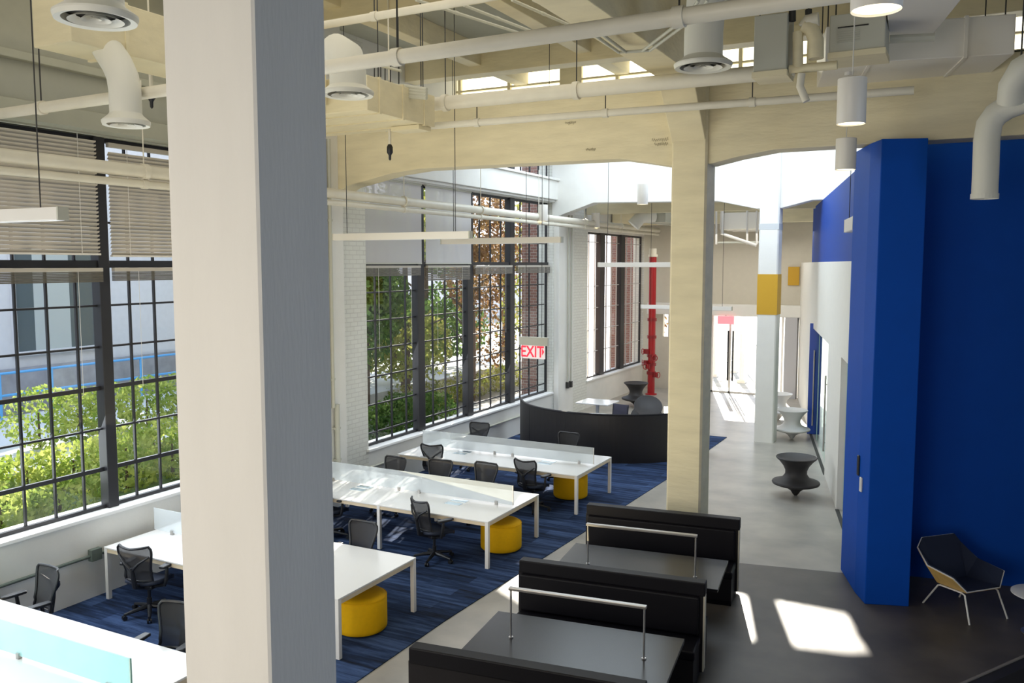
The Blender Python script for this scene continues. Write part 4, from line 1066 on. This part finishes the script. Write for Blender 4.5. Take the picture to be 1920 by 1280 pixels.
# equipment boxes
def ebox(px0, py0, px1, py1, Y, d, lab, name='electrical_box', mt=BOXM, louv=False):
    a = ony(px0, py1, Y); b = ony(px1, py0, Y)
    t = thing(name, lab, 'box', ((a.x+b.x)/2, Y, a.z)); w = (b.x-a.x)/2; h = b.z-a.z
    m = MB(); m.box(-w, 0, 0, w, d, h); m.build('casing', mt, t, bevel=0.01)
    m = MB(); m.box(-w-0.01, -0.02, -0.06, w+0.01, d, 0.0); m.build('base_rail', BEAM, t)
    if louv:
        m = MB()
        for i in range(6): m.box(-w*0.7, -0.012, h*(0.25+0.06*i), w*0.1, 0.0, h*(0.27+0.06*i))
        m.build('louvre', DUCT, t)
        m = MB(); m.box(-w*0.7, -0.012, h*0.63, w*0.4, 0.0, h*0.66); m.build('nameplate', DARKM, t)
    m = MB()
    for s in (-0.9, 0.9): m.cyl((s*w, d/2, h), (s*w, d/2, 8.75-a.z), 0.008, n=6)
    m.build('hanger_rod', CABLE, t)
    return t
ebox(1412, 22, 1477, 136, 9.7, 0.4, 'flat grey metal cabinet hung from the ceiling left of the valve cluster')
ebox(1554, 16, 1662, 100, 9.9, 0.5, 'louvred grey air unit hung behind the round lamps', 'air_handler', BOXM, True)
ebox(735, 185, 785, 238, 10.6, 0.3, 'small cream junction box at the end of the thin pipe', 'electrical_box', BEAM)
# valve cluster between the boxes
c = ony(1510, 130, 9.8); t = thing('valve_cluster', 'cluster of fat insulated pipes and valves between the two grey boxes', 'pipes', c)
def L(px, py, Y=9.8): return ony(px, py, Y)-c
m = MB(); m.tube([L(1496, 128), L(1496, 60)], 0.055, 14); m.build('riser', BEAM, t, smooth=True)
m = MB(); m.tube([L(1530, 110), L(1530, 75), L(1522, 55), L(1508, 48)], 0.08, 14); m.build('insulated_bend', BEAM, t, smooth=True)
m = MB(); m.tube([L(1508, 52), L(1516, 40), L(1535, 36)], 0.075, 14); m.build('insulated_bend', PIPE, t, smooth=True)
m = MB(); m.tube([L(1480, 130), L(1570, 122)], 0.045, 12); m.build('header', BEAM, t, smooth=True)
for px in (1486, 1516): 
    m = MB(); m.cyl(L(px, 40), L(px, 18), 0.035, n=10); v = m.build('valve', DARKM, t)
    q = MB(); q.cyl(L(px, 18), L(px, -60), 0.008, n=6); q.build('hanger_rod', CABLE, v)
m = MB(); m.tube([L(1503, 138), L(1500, 162), L(1512, 190)], 0.04, 10); m.build('drain', PIPE, t, smooth=True)
# clutter near the beam end
c = ony(715, 170, 10.3); t = thing('conduit_rack', 'rack of rods and conduits hanging by the junction box right of the huge column', 'rack', c)
def L(px, py, Y=10.3): return ony(px, py, Y)-c
m = MB(); m.cyl(L(700, 120), L(752, 133), 0.02, n=8); m.build('strut', DUCT, t)
for px in (702, 714, 722, 732, 748):
    m = MB(); m.cyl(L(px, 122), L(px, 122+40), 0.008, n=6); m.build('rod', CABLE, t)
m = MB(); m.box(*L(716, 200), *(L(728, 150)+Vector((0, 0.12, 0)))); m.build('bracket', DUCT, t)
for k in range(4):
    m = MB(); m.tube([L(735, 160+k*6), L(765, 163+k*6), L(800, 168+k*5)], 0.03, 8); m.build('conduit', DUCT, t, smooth=True)
for (p, q) in (((640, 212), (730, 240)), ((645, 218), (725, 245))):
    A = ony(*p, 10.0); B = ony(*q, 11.0)
    pipe(A, B, 0.018, 'short thin conduit under the squat duct, %s' % ('upper' if p[1] == 212 else 'lower'), DUCT, name='conduit', every=0.5, cat='conduit')

# ---------------- pendants
def pendant(px, py, wpx, hpx, lab, dia=0.25, zc=8.75, glow=True, name='pendant_lamp'):
    dep = dia*F/wpx; p = CAM+ray(px, py)*dep; h = hpx*dep/F
    t = thing(name, lab, 'lamp', (p.x, p.y, p.z-h/2), group='white cylinder pendant lamps')
    r = dia/2
    m = MB(); m.lathe([(r*0.94, 0.015), (r*0.98, 0), (r, 0.004), (r, h-0.004), (r-0.006, h), (0.0001, h)], n=36, cap=False); m.build('shade', LAMPW, t, smooth=True)
    m = MB(); m.lathe([(r*0.94, 0.012), (0.0001, 0.012)], n=30, cap=False); m.build('lens', LAMPGLOW if glow else CHROME, t)
    m = MB(); m.cyl((0, 0, h), (0, 0, zc-p.z+h/2), 0.006, n=6); m.build('cable', CABLEW, t)
    m = MB(); m.cyl((0, 0, zc-p.z+h/2-0.04), (0, 0, zc-p.z+h/2), 0.05, n=12); m.build('canopy', LAMPW, t)
pendant(1597, 190, 52, 84, 'white cylinder pendant lamp hanging lower front, above the blue pier')
pendant(1586, 289, 37, 58, 'white cylinder pendant lamp hanging just below and behind the larger one', zc=6.9)
pendant(1645, -40, 92, 116, 'glowing round pendant lamp cut off by the top edge')
pendant(1205, 364, 20, 38, 'small white cylinder pendant before the bright beam, left of the second column', zc=7.9)
pendant(1117, 413, 16, 27, 'small white cylinder pendant left of the others, over the far window', zc=7.9)
pendant(1018, 399, 18.5, 30, 'small white cylinder pendant at the right edge of the middle window', zc=7.9)
pendant(1197, 425, 13.5, 21, 'tiny cylinder pendant in the far bay above the standpipe', zc=6.9)
pendant(1378, 422, 13, 24, 'tiny cylinder pendant in the far bay between the two slim columns', zc=6.9)
# ---------------- linear lamps
def linear(x0, x1, y, z, lab, zc=8.75, cap=True, w=0.10, h=0.11, rot=None, cables=True):
    t = thing('linear_lamp', lab, 'lamp', ((x0+x1)/2, y, z), rot or 0, group='white linear pendant lamps'); L = (x1-x0)/2
    m = MB(); m.box(-L, -w/2, 0, L, w/2, h); m.build('housing', LAMPW, t, bevel=0.004)
    m = MB(); m.box(-L+0.02, -w/2+0.012, -0.006, L-0.02, w/2-0.012, 0.0); m.build('diffuser', WHITEPL, t)
    if cap:
        m = MB(); m.box(-L-0.02, -w/2-0.002, -0.002, -L, w/2+0.002, h+0.002); m.build('end_cap', DUCT, t)
        m = MB(); m.box(L, -w/2-0.002, -0.002, L+0.02, w/2+0.002, h+0.002); m.build('end_cap', DUCT, t)
    if cables:
        for s in (-0.8, 0.8):
            m = MB(); m.cyl((s*L, 0, h), (s*L, 0, zc-z), 0.006, n=6); m.build('cable', CABLE, t)
linear(-9.8, -6.95, 4.92, ony(115, 412, 4.92).z, 'white linear pendant lamp at the left edge over the nearest desk')
linear(-9.45, -6.80, 11.7, 4.90, 'warm white linear pendant lamp over the third desk row')
linear(-9.30, -6.68, 14.9, 4.90, 'white linear pendant lamp over the farthest desk')
linear(-7.95, -5.7, 20.0, 4.43, 'white linear pendant lamp over the curved screen', zc=7.9)
linear(-8.2, -5.6, 24.0, ony(1240, 575, 24.0).z-0.06, 'white linear pendant lamp in the far bay before the standpipe', zc=6.9)
linear(-0.6, 0.6, 0, 0, 'white linear pendant lamp seen end-on in front of the blue corridor wall', zc=1.0, w=0.12, h=0.2)
o = [x for x in bpy.data.objects if x.get('label', '').startswith('white linear pendant lamp seen end-on')][0]
def corr(px, py, n):
    d = ray(px, py); q = CO+ndir*n-CAM; k = q.dot(ndir)/d.dot(ndir); return CAM+d*k
a = corr(1590, 424, -0.12); zc_ = a.z
o.location = (a.x-tdir.x*0.62, a.y-tdir.y*0.62, zc_-0.1); o.rotation_euler = (0, 0, math.atan2(-tdir.y, -tdir.x))
# ---------------- drop cords
def drop(px, py0, py1, Y, lab, plug=True):
    a = ony(px, py0, Y); b = ony(px, py1, Y)
    t = thing('drop_cord', lab, 'cord', b, group='drop cords hanging from the ceiling')
    m = MB(); m.cyl((0, 0, 0.1), (0, 0, a.z-b.z), 0.022, n=8); m.build('cord', PIPE, t, smooth=True)
    m = MB(); m.lathe([(0.0001, -0.12), (0.018, -0.10), (0.02, -0.04), (0.045, 0.0), (0.045, 0.08), (0.025, 0.12)], n=16); m.build('plug', BLKPLASTIC, t, smooth=True)
    m = MB(); m.cyl((0, 0, a.z-b.z), (0, 0, 8.75-b.z), 0.01, n=6); m.build('hanger_rod', PIPE, t)
drop(284, 95, 184, 7.0, 'drop cord with black plug left of the huge column')
drop(731, 235, 286, 10.7, 'drop cord with black plug right of the huge column, before the cream beam')
# ---------------- wall services
t = thing('conduit', 'grey-green conduit low along the wall under the near window', 'conduit', (WX+0.04, 0.5, 0.60))
m = MB(); m.cyl((0, 0, 0), (0, 9.0, 0), 0.022, n=10); m.build('run', GREENC, t, smooth=True)
m = MB(); m.box(-0.03, 6.9, -0.07, 0.05, 7.06, 0.09); m.build('junction_box', GREENC, t, bevel=0.006)
t = thing('conduit', 'pale conduit low along the wall below the middle window', 'conduit', (WX+0.04, 13.0, 0.50))
m = MB(); m.cyl((0, 0, 0), (0, 8.5, 0), 0.025, n=10); m.build('run', DUCT, t, smooth=True)
m = MB(); m.box(-0.03, 3.0, -0.06, 0.05, 3.14, 0.08); m.build('junction_box', DUCT, t, bevel=0.006)
for i, (px, zt, zb, r, mt) in enumerate(((614, 6.7, 0.3, 0.02, DUCT), (622, 6.7, 1.9, 0.035, BOXM), (629, 1.95, 0.4, 0.05, BOXM), (609, 6.7, 0.3, 0.02, DUCT))):
    p = onx(px, 600, -10.03)
    t = thing('conduit', ['slim vertical conduit on the first brick pier beside the column edge', 'grey vertical conduit on the first brick pier', 'thicker lower conduit on the first brick pier', 'leftmost slim conduit on the first brick pier'][i], 'conduit', (-10.03, p.y, zb))
    m = MB(); m.cyl((0, 0, 0), (0, 0, zt-zb), r, n=10); m.build('run', mt, t, smooth=True)
    for zz in (0.5, (zt-zb)*0.7):
        m = MB(); m.box(-0.06, -r-0.02, zz, r*0.5, r+0.02, zz+0.04); m.build('clip', DUCT, t)
for i, px in enumerate((1066, 1072)):
    p = onx(px, 600, -10.03)
    t = thing('conduit', 'slim vertical conduit on the second brick pier, %s of the pair' % ['left', 'right'][i], 'conduit', (-10.04, p.y, 0.9))
    m = MB(); m.cyl((0, 0, 0), (0, 0, 5.0), 0.025, n=8); m.build('run', BOXM, t, smooth=True)
    m = MB(); m.box(-0.05, -0.05, 0, 0.03, 0.05, 0.18); m.build('box', DARKM, t)
# ---------------- blinds
def venetian(y0, y1, z0, z1, lab, name='venetian_blind', tilt=1.0):
    t = thing(name, lab, 'blind', (WX-0.10, y0, z0), group='venetian blinds of the near window')
    m = MB(); n = int((z1-z0)/0.052)
    for i in range(n):
        z = i*0.052; c, s = 0.029*math.cos(tilt), 0.029*math.sin(tilt)
        m.quad((-c, 0, z-s), (-c, y1-y0, z-s), (c, y1-y0, z+s), (c, 0, z+s))
    m.build('slats', BLIND, t)
    m = MB(); m.box(-0.03, 0, z1-z0, 0.03, y1-y0, z1-z0+0.06); m.build('head_rail', BLIND, t)
    m = MB(); m.box(-0.025, 0, -0.04, 0.025, y1-y0, -0.015); m.build('bottom_rail', LAMPW, t)
    for f in (0.15, 0.85):
        m = MB(); m.cyl((0.03, (y1-y0)*f, -0.03), (0.03, (y1-y0)*f, z1-z0), 0.004, n=6); m.build('ladder_cord', LAMPW, t)
venetian(5.95, 7.86, 4.66, 6.2, 'lowered venetian blind over the left upper panes of the near window')
venetian(8.04, 9.95, 4.64, 6.08, 'lowered venetian blind over the upper panes beside the huge column')
venetian(3.85, 5.76, 4.66, 6.2, 'lowered venetian blind over the near window, beyond the left edge')
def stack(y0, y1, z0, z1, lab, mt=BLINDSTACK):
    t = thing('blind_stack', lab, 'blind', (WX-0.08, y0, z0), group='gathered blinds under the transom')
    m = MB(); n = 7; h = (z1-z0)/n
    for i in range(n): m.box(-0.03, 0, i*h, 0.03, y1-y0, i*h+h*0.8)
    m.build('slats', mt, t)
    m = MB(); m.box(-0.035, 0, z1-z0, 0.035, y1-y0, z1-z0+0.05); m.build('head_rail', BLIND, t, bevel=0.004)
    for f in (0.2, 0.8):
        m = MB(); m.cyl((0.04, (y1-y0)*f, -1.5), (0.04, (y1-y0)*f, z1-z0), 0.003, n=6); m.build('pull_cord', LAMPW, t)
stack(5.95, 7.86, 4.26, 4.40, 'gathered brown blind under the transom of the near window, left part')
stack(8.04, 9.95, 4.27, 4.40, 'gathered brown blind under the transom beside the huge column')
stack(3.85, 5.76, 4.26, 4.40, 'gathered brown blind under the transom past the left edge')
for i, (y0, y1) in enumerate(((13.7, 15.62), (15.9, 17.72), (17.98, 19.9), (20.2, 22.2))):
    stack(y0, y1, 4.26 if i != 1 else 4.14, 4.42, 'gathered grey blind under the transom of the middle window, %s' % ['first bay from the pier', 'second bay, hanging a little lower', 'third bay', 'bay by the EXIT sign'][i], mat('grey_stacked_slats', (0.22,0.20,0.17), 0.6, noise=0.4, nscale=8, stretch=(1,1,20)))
for i, (y0, y1) in enumerate(((13.66, 15.68), (15.85, 17.80))):
    t = thing('roller_shade', 'pale fabric roller shade drawn over the upper middle window, %s' % ['next to the brick pier', 'beside the bare upper panes'][i], 'shade', (WX-0.07, y0, 4.52))
    m = MB(); n = 16; vs = []; fs = []
    for k in range(n+1):
        yy = (y1-y0)*k/n; xx = 0.006*math.sin(k*2.1)
        vs += [(xx, yy, 0), (xx, yy, 1.66)]
    for k in range(n): fs.append((2*k, 2*k+2, 2*k+3, 2*k+1))
    m.add(vs, fs); m.build('cloth', SHADE, t, smooth=True)
    m = MB(); m.box(-0.012, 0, -0.02, 0.012, y1-y0, 0.01); m.build('bottom_bar', DUCT, t)
    m = MB(); m.cyl((0, 0, 1.67), (0, y1-y0, 1.67), 0.03, n=12); m.build('roller', DUCT, t, smooth=True)
# far bay rack and ducts under the bright beam
t = duct(-8.6, 25.2, 5.75, -7.9, 29.5, 6.3, 'rounded beige duct in the far bay seen under the bright beam', DUCT)
m = MB(); m.tube([onz(1160, 430, 5.9)-t.location]*0 or [Vector((0, -2.2, 0.2)), Vector((-0.3, -2.5, 0.15)), Vector((-0.5, -2.6, -0.1))], 0.2, 16); m.build('elbow', PIPEW, t, smooth=True)
duct(-6.6, 26.5, 5.55, -5.3, 28.6, 6.05, 'white box duct in the far bay beside the second column', LAMPW)
c = ony(1400, 440, 26.0); t = thing('cable_ladder', 'white cable ladder hanging in the far bay beside the ochre-banded column', 'rack', c)
def L(px, py, Y=26.0): return ony(px, py, Y)-c
m = MB(); m.tube([L(1354, 375), L(1354, 438), L(1418, 460)], 0.05, 10); m.build('pipe', LAMPW, t, smooth=True)
for px in (1343, 1401, 1419):
    m = MB(); m.cyl(L(px, 395), L(px, 458), 0.03, n=8); m.build('upright', LAMPW, t)
m = MB(); m.box(*L(1345, 456), *(L(1420, 452)+Vector((0, 0.6, 0)))); m.build('tray', DUCT, t)

# ================================================================== LIGHT
w = bpy.data.worlds.new('world'); SC.world = w; w.use_nodes = True
nt = w.node_tree; bg = nt.nodes['Background']
tc = nt.nodes.new('ShaderNodeTexCoord'); sp = nt.nodes.new('ShaderNodeSeparateXYZ'); rp = nt.nodes.new('ShaderNodeValToRGB')
nt.links.new(tc.outputs['Generated'], sp.inputs[0]); nt.links.new(sp.outputs['Z'], rp.inputs[0]); nt.links.new(rp.outputs[0], bg.inputs[0])
rp.color_ramp.elements[0].color = (0.95, 0.96, 1.0, 1); rp.color_ramp.elements[1].color = (0.50, 0.70, 1.0, 1)
bg.inputs[1].default_value = 2.5
sd = bpy.data.lights.new('sun', 'SUN'); sd.energy = 17.0; sd.angle = math.radians(0.5); sd.color = (1.0, 0.93, 0.80)
so = bpy.data.objects.new('sun', sd); COL.objects.link(so)
so.rotation_euler = SUND.to_track_quat('-Z', 'Y').to_euler()
def area(name, loc, direction, sx, sy, power, col):
    l = bpy.data.lights.new(name, 'AREA'); l.shape = 'RECTANGLE'; l.size = sx; l.size_y = sy; l.energy = power; l.color = col
    o = bpy.data.objects.new(name, l); COL.objects.link(o); o.location = loc
    o.rotation_euler = Vector(direction).to_track_quat('-Z', 'Y').to_euler()
    return o
def spread(o, deg): o.data.spread = math.radians(deg); return o
spread(area('fill_light', (-5.0, -4.5, 3.8), (-0.12, 1, -0.12), 8, 4, 260, (1.0, 0.92, 0.80)), 110)
area('hall_fill', (-6.8, 8.0, 8.1), (0, 0, -1), 6, 8, 110, (1.0, 0.95, 0.85))  # added area lamp under the ceiling, lifts the hall brightness
area('bounce_light', (-7.0, 9.0, 1.6), (0.12, 0.25, 1), 5, 6, 105, (1.0, 0.84, 0.50))
area('cool_side_fill', (5.5, 6.0, 3.0), (-1, -0.40, -0.05), 3, 4, 130, (0.55, 0.72, 1.0))  # added lamp, gives the near column's right face a cool light
area('window_light', (-10.1, 5.8, 2.9), (1, 0, -0.55), 8, 3.4, 300, (0.88, 0.95, 1.0))  # added lamp inside the glass, brightens the near desks like daylight
area('window_light', (-10.1, 18.0, 2.9), (1, -0.1, -0.45), 8, 3.4, 120, (0.95, 0.97, 1.0))  # weaker added lamp inside the middle window, same purpose
area('far_light', (-5.5, 27.0, 5.4), (0, 0, -1), 7, 4, 150, (1.0, 0.96, 0.88))
area('inner_room_light', cp(1.8, 6, 2.9), (0, 0, -1), 2, 6, 60, (0.95, 1.0, 0.97))
SC.view_settings.view_transform = 'Standard'
SC.view_settings.look = 'None'
SC.view_settings.exposure = 0.0
SC.cycles.max_bounces = 8
SC.cycles.diffuse_bounces = 4
SC.cycles.transparent_max_bounces = 16
SC.cycles.sample_clamp_indirect = 6.0
SC.cycles.caustics_reflective = False
SC.cycles.caustics_refractive = False
